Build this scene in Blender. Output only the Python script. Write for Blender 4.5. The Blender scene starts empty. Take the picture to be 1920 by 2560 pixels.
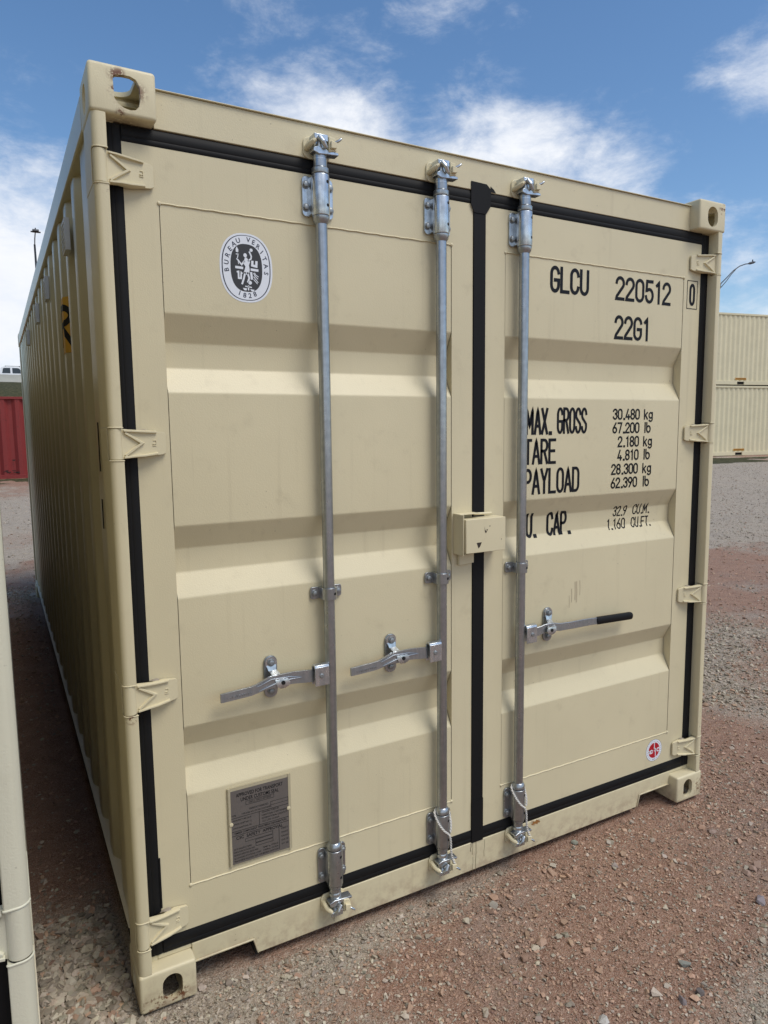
import bpy, bmesh, math, random
import numpy as np
from mathutils import Matrix, Vector, noise as mnoise

S = bpy.context.scene
C = S.collection
R = math.radians
random.seed(7)
rng = np.random.default_rng(11)

# ------------------------------------------------------------------ camera
CAMP = Vector((-0.2547, -2.0003, 1.6909))
cam = bpy.data.cameras.new('camera')
cam.sensor_fit = 'VERTICAL'; cam.sensor_height = 36.0; cam.sensor_width = 27.0
cam.lens = 1776.34 / 2560 * 36.0
cam.shift_x = -54.34 / 2560; cam.shift_y = -5.84 / 2560
cam.clip_start = 0.05; cam.clip_end = 5000
co = bpy.data.objects.new('camera', cam); C.objects.link(co)
r_ = Vector((0.86694122, -0.49835176, -0.00764556)); u_ = Vector((0.06569961, 0.09905923, 0.99291028)); f_ = Vector((0.49406122, 0.86129716, -0.11862005))
co.matrix_world = Matrix(((r_.x, u_.x, -f_.x, CAMP.x), (r_.y, u_.y, -f_.y, CAMP.y), (r_.z, u_.z, -f_.z, CAMP.z), (0, 0, 0, 1)))
S.camera = co

# ------------------------------------------------------------------ sky, sun, exposure
SUN_EL = R(58); SUN_AZ = R(150)          # azimuth clockwise from +y (north)
S.view_settings.view_transform = 'Standard'; S.view_settings.look = 'None'; S.view_settings.gamma = 1
S.view_settings.exposure = 0.20
W = bpy.data.worlds.new('World'); S.world = W; W.use_nodes = True
nt = W.node_tree; nt.nodes.clear()
def N(nt, t, **k):
    n = nt.nodes.new(t)
    for a, b in k.items():
        if a == 'inp':
            for i, v in b.items(): n.inputs[i].default_value = v
        else: setattr(n, a, b)
    return n
def L(nt, a, b): nt.links.new(a, b)
def mth(nt, op, a, b=None, c=None, clamp=False):
    n = nt.nodes.new('ShaderNodeMath'); n.operation = op; n.use_clamp = clamp
    for i, v in enumerate((a, b, c)):
        if v is None: continue
        if isinstance(v, (int, float)): n.inputs[i].default_value = v
        else: nt.links.new(v, n.inputs[i])
    return n.outputs[0]
def vmth(nt, op, a, b=None):
    n = nt.nodes.new('ShaderNodeVectorMath'); n.operation = op
    for i, v in enumerate((a, b)):
        if v is None: continue
        if isinstance(v, (tuple, list)): n.inputs[i].default_value = v
        else: nt.links.new(v, n.inputs[i])
    return n
def mixc(nt, f, a, b, mode='MIX'):
    n = nt.nodes.new('ShaderNodeMix'); n.data_type = 'RGBA'; n.blend_type = mode
    for s, v in ((n.inputs[0], f), (n.inputs[6], a), (n.inputs[7], b)):
        if isinstance(v, (int, float)): s.default_value = v
        elif isinstance(v, (tuple, list)): s.default_value = (*v, 1) if len(v) == 3 else v
        else: nt.links.new(v, s)
    return n.outputs[2]
def sstep(nt, v, a, b, smooth=True):
    n = nt.nodes.new('ShaderNodeMapRange'); n.interpolation_type = 'SMOOTHSTEP' if smooth else 'LINEAR'
    n.inputs[1].default_value = a; n.inputs[2].default_value = b; n.inputs[3].default_value = 0; n.inputs[4].default_value = 1
    nt.links.new(v, n.inputs[0]); return n.outputs[0]

sky = N(nt, 'ShaderNodeTexSky', sky_type='NISHITA', sun_disc=False)
sky.sun_elevation = SUN_EL; sky.sun_rotation = SUN_AZ; sky.air_density = 1.0; sky.dust_density = 0.6; sky.ozone_density = 1.6
hs = N(nt, 'ShaderNodeHueSaturation', inp={1: 1.17, 2: 1.04}); L(nt, sky.outputs[0], hs.inputs['Color'])
bg1 = N(nt, 'ShaderNodeBackground', inp={1: 0.12}); L(nt, hs.outputs[0], bg1.inputs[0])
tc = N(nt, 'ShaderNodeTexCoord')
n1 = N(nt, 'ShaderNodeTexNoise', inp={'Scale': 2.6, 'Detail': 8.0, 'Roughness': 0.62, 'Distortion': 0.3})
stretch = vmth(nt, 'MULTIPLY', tc.outputs['Generated'], (1, 1, 2.0)); L(nt, stretch.outputs[0], n1.inputs['Vector'])
n2 = N(nt, 'ShaderNodeTexNoise', inp={'Scale': 11.0, 'Detail': 9.0, 'Roughness': 0.66, 'Distortion': 0.2}); L(nt, stretch.outputs[0], n2.inputs['Vector'])
CL = [((.29, .865, .365), .11, 1.7, .6), ((.36, .845, .360), .15, 1.7, 1.05), ((.43, .815, .335), .14, 1.6, .95), ((.50, .78, .32), .16, 1.6, .9), ((.58, .73, .325), .19, 1.6, 1.05),
      ((.65, .675, .30), .17, 1.5, .9), ((.02, .98, .13), .22, 1.0, 1.25), ((.10, .98, .05), .5, 1.6, .6), ((.72, .65, .25), .18, 1.6, .65), ((.765, .520, .375), .10, 1.2, .85),
      ((.30, .83, .470), .08, 1.3, .30), ((.40, .79, .44), .10, 1.0, .16), ((.50, .72, .480), .12, 1.6, .42), ((.84, .52, .06), .34, 1.2, .60), ((.8, -.6, .1), 1.0, .8, .45), ((-.3, -.9, .45), 1.15, .8, .75)]  # last blob: unseen cloud behind the camera, added to brighten the door
acc = None
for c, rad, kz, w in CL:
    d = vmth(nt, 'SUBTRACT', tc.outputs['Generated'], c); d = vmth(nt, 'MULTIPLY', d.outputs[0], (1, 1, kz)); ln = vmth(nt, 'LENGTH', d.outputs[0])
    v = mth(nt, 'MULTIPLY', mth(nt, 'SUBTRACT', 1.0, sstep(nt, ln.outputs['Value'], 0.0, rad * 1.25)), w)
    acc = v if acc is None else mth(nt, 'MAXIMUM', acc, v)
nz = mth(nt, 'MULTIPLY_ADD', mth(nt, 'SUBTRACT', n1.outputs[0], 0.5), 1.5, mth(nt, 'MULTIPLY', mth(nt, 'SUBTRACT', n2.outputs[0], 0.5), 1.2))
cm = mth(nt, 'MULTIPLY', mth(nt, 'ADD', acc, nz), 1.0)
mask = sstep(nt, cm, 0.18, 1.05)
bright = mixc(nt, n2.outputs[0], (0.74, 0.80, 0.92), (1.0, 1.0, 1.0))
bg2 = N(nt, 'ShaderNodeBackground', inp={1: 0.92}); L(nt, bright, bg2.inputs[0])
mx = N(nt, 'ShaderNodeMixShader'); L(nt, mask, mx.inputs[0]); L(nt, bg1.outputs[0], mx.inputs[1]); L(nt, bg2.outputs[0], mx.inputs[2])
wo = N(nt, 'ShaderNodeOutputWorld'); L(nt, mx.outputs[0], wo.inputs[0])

sl = bpy.data.lights.new('sun', 'SUN'); sl.energy = 2.1; sl.angle = R(30); sl.color = (1.0, 0.95, 0.86)
so = bpy.data.objects.new('sun', sl); C.objects.link(so)
sd = Vector((math.sin(SUN_AZ) * math.cos(SUN_EL), math.cos(SUN_AZ) * math.cos(SUN_EL), math.sin(SUN_EL)))
so.rotation_euler = sd.to_track_quat('Z', 'Y').to_euler(); so.location = sd * 50

# ------------------------------------------------------------------ helpers
class MB:
    def __init__(s): s.v = []; s.f = []; s.m = []
    def add(s, vs, fs, mi=0):
        o = len(s.v); s.v += [tuple(p) for p in vs]
        for f in fs: s.f.append(tuple(i + o for i in f)); s.m.append(mi)
    def box(s, x0, x1, y0, y1, z0, z1, mi=0):
        s.add([(x, y, z) for x in (x0, x1) for y in (y0, y1) for z in (z0, z1)],
              [(0, 1, 3, 2), (4, 6, 7, 5), (0, 4, 5, 1), (2, 3, 7, 6), (0, 2, 6, 4), (1, 5, 7, 3)], mi)
    def prism(s, pl, ax, a, b, mi=0):
        n = len(pl)
        def P(p, t): return {'x': (t, p[0], p[1]), 'y': (p[0], t, p[1]), 'z': (p[0], p[1], t)}[ax]
        s.add([P(p, a) for p in pl] + [P(p, b) for p in pl],
              [tuple(range(n))[::-1], tuple(range(n, 2 * n))] + [(i, (i + 1) % n, n + (i + 1) % n, n + i) for i in range(n)], mi)
    def lathe(s, x, y, prof, n=20, mi=0, axis='z'):
        vs = []
        for r, z in prof:
            for k in range(n):
                a = 2 * math.pi * k / n; p, q = r * math.cos(a), r * math.sin(a)
                vs.append((x + p, y + q, z) if axis == 'z' else (x + p, z, y + q) if axis == 'y' else (z, x + p, y + q))
        fs = [(i * n + k, i * n + (k + 1) % n, (i + 1) * n + (k + 1) % n, (i + 1) * n + k) for i in range(len(prof) - 1) for k in range(n)]
        fs += [tuple(range(n))[::-1], tuple((len(prof) - 1) * n + k for k in range(n))]
        s.add(vs, fs, mi)
    def cyl(s, p, q, r, n=12, mi=0, r2=None):
        s.tube([p, q], [r, r if r2 is None else r2], n, mi)
    def tube(s, pts, r, n=8, mi=0):
        pts = [Vector(p) for p in pts]; rr = r if isinstance(r, (list, tuple)) else [r] * len(pts)
        up = None; vs = []
        for i, p in enumerate(pts):
            t = (pts[min(i + 1, len(pts) - 1)] - pts[max(i - 1, 0)]).normalized()
            if up is None: up = Vector((0, 0, 1)) if abs(t.z) < .9 else Vector((1, 0, 0))
            a = t.cross(up).normalized(); up = a.cross(t).normalized()
            for k in range(n):
                th = 2 * math.pi * k / n; vs.append(p + a * (rr[i] * math.cos(th)) + up * (rr[i] * math.sin(th)))
        fs = [(i * n + k, i * n + (k + 1) % n, (i + 1) * n + (k + 1) % n, (i + 1) * n + k) for i in range(len(pts) - 1) for k in range(n)]
        fs += [tuple(range(n))[::-1], tuple((len(pts) - 1) * n + k for k in range(n))]
        s.add(vs, fs, mi)
    def hexbolt(s, x, y, z, r=.009, d=.008, mi=0):   # head on the door face, pointing to -y
        s.lathe(x, z, [(r * 1.35, y), (r * 1.35, y - .002)], 16, mi, 'y'); s.lathe(x, z, [(r, y - .002), (r, y - d), (r * .8, y - d - .001)], 6, mi, 'y')

def link(o, parent=None):
    C.objects.link(o)
    if parent is not None: o.parent = parent
    return o
def obj(name, mb, mats, parent=None, bevel=0, ang=35, label=None, recalc=True, seg=2):
    me = bpy.data.meshes.new(name); me.from_pydata(mb.v, [], mb.f)
    if not isinstance(mats, (list, tuple)): mats = [mats]
    for m in mats: me.materials.append(m)
    me.polygons.foreach_set('material_index', mb.m)
    if recalc:
        bm = bmesh.new(); bm.from_mesh(me); bmesh.ops.recalc_face_normals(bm, faces=bm.faces); bm.to_mesh(me); bm.free()
    me.polygons.foreach_set('use_smooth', [True] * len(me.polygons)); me.set_sharp_from_angle(angle=R(ang)); me.update()
    o = bpy.data.objects.new(name, me); link(o, parent)
    if bevel:
        b = o.modifiers.new('Bevel', 'BEVEL'); b.width = bevel; b.segments = seg; b.limit_method = 'ANGLE'; b.angle_limit = R(38)
        b.harden_normals = False
    if label: o['label'] = label
    return o
def empty(name, loc, label=None, cat=None, group=None, rz=0):
    o = bpy.data.objects.new(name, None); C.objects.link(o); o.location = loc; o.rotation_euler = (0, 0, rz); o.empty_display_size = .1
    return tag(o, label, cat, group)
def tag(o, label=None, cat=None, group=None, kind=None):
    if label: o['label'] = label
    if cat: o['category'] = cat
    if group: o['group'] = group
    if kind: o['kind'] = kind
    return o
def kids(o): return [c for c in bpy.data.objects if c.parent == o]
def copy_tree(o, parent=None, skip=()):
    c = o.copy(); C.objects.link(c); c.parent = parent
    for ch in kids(o):
        if ch.name.split('.')[0] not in skip: copy_tree(ch, c, skip)
    return c

# ------------------------------------------------------------------ materials
def newmat(name):
    m = bpy.data.materials.new(name); m.use_nodes = True; nt = m.node_tree
    return m, nt, nt.nodes['Principled BSDF']
def objco(nt): return nt.nodes.new('ShaderNodeTexCoord').outputs['Object']
def noise(nt, co, sc, det=4, ro=.55, dist=0):
    n = N(nt, 'ShaderNodeTexNoise', inp={'Scale': sc, 'Detail': det, 'Roughness': ro, 'Distortion': dist}); L(nt, co, n.inputs['Vector']); return n.outputs[0]
def bump(nt, b, h, st, dist=.001):
    n = N(nt, 'ShaderNodeBump', inp={'Strength': st, 'Distance': dist}); L(nt, h, n.inputs['Height']); L(nt, n.outputs[0], b.inputs['Normal']); return n
def paint(name, col, rough=.42, rust=(), peel=.35, dirt=.17, dirtcol=(.25, .20, .12), low=0.0):
    m, nt, b = newmat(name); o = objco(nt)
    big = noise(nt, o, 1.7, 4); med = noise(nt, o, 14, 5, .6)
    c = mixc(nt, sstep(nt, big, .3, .7), [x * .96 for x in col], [min(1, x * 1.03) for x in col])
    c = mixc(nt, mth(nt, 'MULTIPLY', sstep(nt, med, .56, .8), dirt), c, dirtcol)
    # vertical rain streaks
    st = vmth(nt, 'MULTIPLY', o, (38, 38, 1.2)).outputs[0]; sn = noise(nt, st, 1.0, 3)
    c = mixc(nt, mth(nt, 'MULTIPLY', sstep(nt, sn, .58, .8), dirt * .8), c, dirtcol)
    # sparse dark specks and scuffs
    sp = noise(nt, o, 120, 1); pz = noise(nt, o, 6, 3)
    c = mixc(nt, mth(nt, 'MULTIPLY', mth(nt, 'MULTIPLY', sstep(nt, sp, .75, .79), sstep(nt, pz, .52, .62)), .55), c, (.09, .07, .05))
    if low:
        sx = N(nt, 'ShaderNodeSeparateXYZ'); L(nt, o, sx.inputs[0])
        g = mth(nt, 'SUBTRACT', 1.0, sstep(nt, sx.outputs[2], 0.0, low)); g = mth(nt, 'MULTIPLY', g, sstep(nt, noise(nt, o, 22, 5, .65), .40, .66))
        c = mixc(nt, mth(nt, 'MULTIPLY', g, .5), c, (.26, .16, .11))
    ro = None
    for (x, y, z, rad, thr) in rust:
        d = vmth(nt, 'DISTANCE', o, (x, y, z)).outputs['Value']
        k = mth(nt, 'SUBTRACT', 1.0, sstep(nt, d, rad * .15, rad)); k = mth(nt, 'MULTIPLY', k, sstep(nt, noise(nt, o, 70, 4, .7), thr, thr + .1))
        c = mixc(nt, mth(nt, 'MULTIPLY', k, .95), c, (.13, .040, .012))
    L(nt, c, b.inputs['Base Color'])
    b.inputs['Roughness'].default_value = rough
    hb = mth(nt, 'ADD', noise(nt, o, 260, 2), mth(nt, 'MULTIPLY', noise(nt, o, 2.6, 2), 6.0)); bump(nt, b, hb, peel, .0012)
    return m
CREAM = (.615, .545, .362)
RUST_SPOTS = [(.085, .0, 2.545, .035, .50), (.06, .0, 2.56, .02, .45), (1.50, .047, .128, .03, .50), (.10, .0, .03, .03, .52), (.065, .0, .02, .03, .5), (.03, .0, .02, .03, .5), (.02, .005, .89, .022, .5), (.02, .01, 2.3, .03, .55)]
M_paint = paint('cream_paint', CREAM, rust=RUST_SPOTS, low=.16)
M_cast = paint('cream_paint_casting', [x * 1.03 for x in CREAM], rust=[(.062, .0, 2.566, .024, .40), (.075, .0, 2.572, .02, .36), (.058, 0, 2.53, .02, .5), (.118, .012, 2.535, .034, .40), (.09, .06, 2.52, .085, .40), (.072, 0, 2.478, .016, .44), (.075, .0, .03, .04, .5), (.115, .0, .03, .035, .47), (.03, .0, .015, .05, .52), (.09, 0, .006, .09, .55), (2.42, .0, .05, .05, .5), (2.42, .0, 2.56, .04, .5)], rough=.5, dirt=.3, low=.14)
M_hinge = paint('cream_paint_hinge', [x * 1.03 for x in CREAM], rough=.5)
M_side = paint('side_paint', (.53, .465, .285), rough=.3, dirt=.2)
M_flange = paint('rail_flange_paint', (.66, .60, .46), rough=.5, dirt=.35)
M_white = paint('weathered_white_paint', (.60, .575, .44), rough=.45, dirt=.15)
def plain(name, col, rough=.5, metal=0, nscale=30, var=.12, bmp=0, bs=200, spec=.5):
    m, nt, b = newmat(name); o = objco(nt); b.inputs['Specular IOR Level'].default_value = spec
    n = noise(nt, o, nscale, 5, .6)
    L(nt, mixc(nt, n, [x * (1 - var) for x in col], [min(1, x * (1 + var)) for x in col]), b.inputs['Base Color'])
    b.inputs['Roughness'].default_value = rough; b.inputs['Metallic'].default_value = metal
    if bmp: bump(nt, b, noise(nt, o, bs, 3), bmp, .001)
    return m
M_rubber = plain('black_rubber', (.007, .007, .0075), .62, bmp=.2, bs=90, spec=.22)
def galv(name, lo, hi, rl, rh):
    m, nt, b = newmat(name); o = objco(nt)
    n = noise(nt, vmth(nt, 'MULTIPLY', o, (95, 95, 5)).outputs[0], 1.0, 4, .55, .2); n2 = noise(nt, o, 45, 3, .5)
    k = mth(nt, 'MULTIPLY', mth(nt, 'ADD', n, n2), .5)
    L(nt, mixc(nt, sstep(nt, k, .35, .65), lo, hi), b.inputs['Base Color']); b.inputs['Metallic'].default_value = .9
    rr = N(nt, 'ShaderNodeMapRange', inp={1: .35, 2: .65, 3: rh, 4: rl}); L(nt, k, rr.inputs[0]); L(nt, rr.outputs[0], b.inputs['Roughness'])
    bump(nt, b, n2, .06, .0008); return m
M_galv = galv('galvanised_steel', (.33, .355, .375), (.43, .455, .48), .26, .36)
M_galv2 = galv('galvanised_steel_bright', (.40, .435, .465), (.66, .70, .73), .22, .36)
M_bolt = plain('dull_bolt_steel', (.30, .32, .33), .45, .8)
M_hole = plain('dark_hole', (.006, .006, .006), .9)
M_ink = plain('black_vinyl', (.007, .008, .011), .5, var=.05, spec=.2)
M_sticker = plain('white_sticker', (.72, .75, .80), .4, var=.03)
M_char = plain('charcoal_print', (.03, .03, .032), .45, var=.05)
M_navy = plain('navy_print', (.02, .025, .05), .45, var=.05)
M_red = plain('red_print', (.42, .008, .02), .4, var=.1)
M_plate = plain('grey_data_plate', (.165, .150, .140), .38, .35, nscale=60, var=.1)
M_pframe = plain('plate_edge', (.42, .37, .25), .5)
M_yellow = plain('yellow_sticker', (.68, .36, .03), .5, var=.15)
M_orange = plain('orange_warning_label', (.62, .30, .04), .5, var=.2)
M_dust = plain('grey_sealant', (.30, .26, .21), .8)
M_cord = plain('white_twine', (.60, .58, .54), .85, nscale=200, var=.2)
M_grip = plain('black_grip', (.006, .006, .007), .55, bmp=.25, bs=250, spec=.25)
M_dark = plain('underfloor_dark', (.02, .018, .016), .9)

# ------------------------------------------------------------------ corner castings (hollow, with handling holes)
def boolean_mesh(name, outer, cutters):
    me = bpy.data.meshes.new(name); me.from_pydata(outer.v, [], outer.f); o = bpy.data.objects.new(name, me); C.objects.link(o)
    bv = o.modifiers.new('b', 'BEVEL'); bv.width = .009; bv.segments = 4; bv.limit_method = 'ANGLE'
    tmp = [o]
    for i, c in enumerate(cutters):
        cm_ = bpy.data.meshes.new('cut'); cm_.from_pydata(c.v, [], c.f); bm = bmesh.new(); bm.from_mesh(cm_); bmesh.ops.recalc_face_normals(bm, faces=bm.faces); bm.to_mesh(cm_); bm.free()
        k = bpy.data.objects.new('cut', cm_); C.objects.link(k); tmp.append(k)
        md = o.modifiers.new('x%d' % i, 'BOOLEAN'); md.operation = 'DIFFERENCE'; md.object = k; md.solver = 'EXACT'
    dg = bpy.context.evaluated_depsgraph_get(); dg.update()
    res = bpy.data.meshes.new_from_object(o.evaluated_get(dg))
    for k in tmp: bpy.data.objects.remove(k)
    res.name = name; return res
def stadium(cx, cy, w, h, n=8, flat=1.0):
    # vertical (h>w) or horizontal stadium outline
    pts = []; r = min(w, h) / 2 * flat; hx, hy = w / 2 - r, h / 2 - r
    for q, (sx, sy) in enumerate(((1, 1), (-1, 1), (-1, -1), (1, -1))):
        for k in range(n + 1):
            a = math.pi / 2 * (q + k / n); pts.append((cx + sx * hx + r * math.cos(a), cy + sy * hy + r * math.sin(a)))
    return pts
def casting_mesh(front_hole, deep=False):
    o = MB(); o.box(0, .162, 0, .178, 0, .118); bmx = MB(); bmx.box(.014, .148, .016, .164, .012, .104)
    fh = MB(); fh.prism(front_hole, 'y', -.02, .03)
    sh = MB(); sh.prism([(p[1], p[0]) for p in stadium(.062, .095, .074, .062, 8)], 'x', -.02, .03)   # (y,z)
    th = MB(); th.prism(stadium(.081, .103, .060, .070, 8) if deep else stadium(.086, .092, .070, .130, 8), 'z', -.02, .05)
    if deep: bmx = MB(); bmx.box(.014, .148, .016, .164, .040, .104)
    c = MB(); c.v = []; 
    return boolean_mesh('corner_casting', o, [bmx, fh, th] if deep else [bmx, fh, sh, th])
# local frame: x inward from the outer side, y back, z inward from the outer top/bottom (z=0 is the outer horizontal face)
front_top = [(.058, .030), (.066, .024), (.082, .0215), (.100, .0215), (.114, .027), (.122, .042), (.123, .070), (.119, .090), (.110, .100), (.098, .103), (.082, .100), (.068, .092), (.060, .080)]
cast_top = casting_mesh(front_top)
cast_top_right = casting_mesh(stadium(.082, .063, .062, .080, 8), True)
cast_bot = casting_mesh(stadium(.092, .057, .057, .082, 8))
def placed_casting(src, sx, sy, top, parent, L_=6.058, Wd=2.438, H=2.591, mat=None, name='corner_casting'):
    me = src.copy(); me.materials.clear(); me.materials.append(mat or M_cast)
    n = len(me.vertices); a = np.empty(n * 3); me.vertices.foreach_get('co', a); a = a.reshape(-1, 3)
    if sx: a[:, 0] = Wd - a[:, 0]
    if sy: a[:, 1] = L_ - a[:, 1]
    if top: a[:, 2] = H - a[:, 2]
    me.vertices.foreach_set('co', a.ravel())
    bm = bmesh.new(); bm.from_mesh(me); bmesh.ops.recalc_face_normals(bm, faces=bm.faces); bm.to_mesh(me); bm.free()
    me.polygons.foreach_set('use_smooth', [True] * len(me.polygons)); me.set_sharp_from_angle(angle=R(35))
    return link(bpy.data.objects.new(name, me), parent)

# ------------------------------------------------------------------ stroke lettering
def arc(cx, cy, rx, ry, a0, a1, n=10): return [(cx + rx * math.cos(R(a0 + (a1 - a0) * i / n)), cy + ry * math.sin(R(a0 + (a1 - a0) * i / n))) for i in range(n + 1)]
GW = .46; q = GW / 2; t_ = .26
def glyph(ch):
    W_ = GW
    g = {
     '0': [arc(q, 1 - t_, q, t_, 0, 180) + arc(q, t_, q, t_, 180, 360) + [(W_, 1 - t_)]],
     'O': None,
     'G': [arc(q, 1 - t_, q, t_, 10, 180) + arc(q, t_, q, t_, 180, 360) + [(W_, .47), (q, .47)]],
     'C': [arc(q, 1 - t_, q, t_, 5, 180) + arc(q, t_, q, t_, 180, 355)],
     'L': [[(0, 1), (0, 0), (W_, 0)]], 'U': [[(0, 1)] + arc(q, t_, q, t_, 180, 360) + [(W_, 1)]],
     '2': [arc(q, 1 - t_, q, t_, 175, -30) + [(.03, .12), (.0, 0), (W_, 0)]],
     '5': [[(W_ * .92, 1), (.06, 1), (.03, .55)] + arc(q, .31, q, .31, 125, -170, 14)],
     '1': [[(.08, .84), (q, 1), (q, 0)]], 'T': [[(0, 1), (W_, 1)], [(q, 1), (q, 0)]], 'I': [[(q, 1), (q, 0)]],
     'M': [[(0, 0), (0, 1), (q * 1.15, .28), (W_ * 1.15, 1), (W_ * 1.15, 0)]],
     'A': [[(-.02, 0), (q, 1), (W_ + .02, 0)], [(.08, .3), (W_ - .08, .3)]],
     'X': [[(0, 1), (W_, 0)], [(0, 0), (W_, 1)]], 'Y': [[(0, 1), (q, .48), (W_, 1)], [(q, .48), (q, 0)]],
     'R': [[(0, 0), (0, 1)] + arc(q, .76, q, .24, 90, -90) + [(0, .52)], [(q, .52), (W_, 0)]],
     'P': [[(0, 0), (0, 1)] + arc(q, .74, q, .26, 90, -90) + [(0, .48)]],
     'D': [[(0, 0), (0, 1), (q * .8, 1)] + arc(q, 1 - t_, q, t_, 90, 0, 6) + arc(q, t_, q, t_, 0, -90, 6) + [(0, 0)]],
     'S': [arc(q, 1 - t_, q, t_, 10, 200, 10) + [(.09, .58), (W_ - .08, .40)] + arc(q, t_, q, t_, 20, -170, 10)],
     'E': [[(W_, 1), (0, 1), (0, 0), (W_, 0)], [(0, .52), (W_ * .85, .52)]], 'F': [[(W_, 1), (0, 1), (0, 0)], [(0, .52), (W_ * .85, .52)]],
     '3': [arc(q, .76, q, .24, 165, -80) + arc(q, .27, q, .27, 80, -165)],
     '4': [[(W_ * .75, 0), (W_ * .75, .42)], [(W_ * .55, 1), (0, .22), (W_, .22)]],
     '6': [[(W_ * .78, 1), (.06, .5)] + arc(q, .27, q, .27, 160, -200, 16)], '9': [[(W_ * .25, 0), (W_ - .06, .5)] + arc(q, .73, q, .27, -20, 340, 16)],
     '7': [[(0, 1), (W_, 1), (q * .8, 0)]], '8': [arc(q, .76, q * .92, .24, -90, 270, 16), arc(q, .27, q, .27, 90, 450, 16)],
     'k': [[(0, 1), (0, 0)], [(0, .28), (W_ * .85, .70)], [(W_ * .3, .42), (W_ * .9, 0)]],
     'g': [arc(q, .40, q, .30, 0, 360, 16), [(W_, .70), (W_, -.08)] + arc(q, -.05, q, .2, 0, -150, 8)],
     'l': [[(q * .5, 1), (q * .5, 0)]], 'b': [[(0, 1), (0, .3)], arc(q, .33, q, .33, 180, 540, 16)],
     '.': [[(.10, 0), (.17, 0)]], ',': [[(.06, .0), (.04, -.12)]],
    }
    if ch == 'O': return g['0']
    return g[ch]
ADV = {'.': .37, ',': .22, ' ': .30, 'l': .34, 'I': .3, 'M': .78, '1': .55}
def ribbon(mb, pts, hw, fy, mi=0, step=.010, off=0.0, cap=True):
    P = [Vector(p) for p in pts]; Q = [P[0]]
    for a, b in zip(P, P[1:]):
        n = max(1, int(math.ceil((b - a).length / step)))
        for k in range(1, n + 1): Q.append(a.lerp(b, k / n))
    closed = (P[0] - P[-1]).length < 1e-6 and len(P) > 3
    if closed: Q = Q[:-1]
    n = len(Q); vs = []
    for i in range(n):
        a = Q[i - 1] if (i > 0 or closed) else None; b = Q[(i + 1) % n] if (i < n - 1 or closed) else None
        d1 = (Q[i] - a).normalized() if a is not None else None; d2 = (b - Q[i]).normalized() if b is not None else None
        d1 = d1 or d2; d2 = d2 or d1
        n1_ = Vector((-d1.y, d1.x)); n2_ = Vector((-d2.y, d2.x)); m = (n1_ + n2_)
        m = m.normalized() if m.length > 1e-6 else n1_; k = min(1.9, 1 / max(.35, m.dot(n1_)))
        e = Vector((0, 0))
        if cap and not closed and i == 0: e = -d1 * hw * .9
        if cap and not closed and i == n - 1: e = d2 * hw * .9
        for s in (1, -1):
            p = Q[i] + e + m * (hw * k * s); vs.append((p.x, fy(p.x, p.y) - off, p.y))
    fs = []
    for i in range(n if closed else n - 1):
        j = (i + 1) % n; fs.append((2 * i, 2 * j, 2 * j + 1, 2 * i + 1))
    mb.add(vs, fs, mi)
def text(mb, s, x0, x1, z0, z1, fy, stroke=.13, slant=0, mi=0):
    """stroke lettering filling the box x0..x1, z0..z1 on the surface y = fy(x, z)"""
    adv = [0]
    for ch in s: adv.append(adv[-1] + ADV.get(ch, GW + .19))
    tot = adv[-1] - .19 + (0 if s[-1] not in '.,' else .1); hh = (z1 - z0); sx = (x1 - x0) / tot; hw = stroke * hh / 2
    for k, ch in enumerate(s):
        if ch == ' ': continue
        for j, pl in enumerate(glyph(ch)):
            w = hw if ch not in '.,' else hw * 1.25
            pts = [(x0 + hw + (adv[k] + px) * (sx * (x1 - x0 - 2 * hw) / (x1 - x0)) + slant * pz * hh, z0 + hw + pz * (hh - 2 * hw)) for px, pz in pl]
            ribbon(mb, pts, w, fy, mi, off=.0001 * j + (.00005 * (k % 2)))
_tc = {}
def fonttext(mb, s, cx, cz, size, y, rot=0, mi=0, width=None, bold=0):
    key = (s, bold)
    if key not in _tc:
        cu = bpy.data.curves.new('t', 'FONT'); cu.body = s; cu.size = 1; cu.align_x = 'CENTER'; cu.align_y = 'CENTER'; cu.offset = bold; cu.resolution_u = 3
        o = bpy.data.objects.new('t', cu); me = o.to_mesh(); vs = [tuple(v.co[:2]) for v in me.vertices]; fs = [tuple(p.vertices) for p in me.polygons]
        o.to_mesh_clear(); bpy.data.objects.remove(o); bpy.data.curves.remove(cu); _tc[key] = (vs, fs)
    vs, fs = _tc[key]
    xs = [v[0] for v in vs]; sx = size if width is None else width / (max(xs) - min(xs))
    c, sn = math.cos(rot), math.sin(rot)
    mb.add([(cx + c * x * sx - sn * z * size, y, cz + sn * x * sx + c * z * size) for x, z in vs], fs, mi)

# ------------------------------------------------------------------ main container
box_c = empty('shipping_container', (0, 0, 0), 'cream shipping container in the middle with silver lock rods and black printed numbers', 'shipping container')
H, Wd, Ln = 2.591, 2.438, 6.058
for sx in (0, 1):
    for sy in (0, 1):
        placed_casting(cast_top_right if sx else cast_top, sx, sy, True, box_c); placed_casting(cast_bot, sx, sy, False, box_c)
HZ = [2.3465, 1.6455, .9415, .2375]     # hinge heights
HH = .0415
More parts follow.
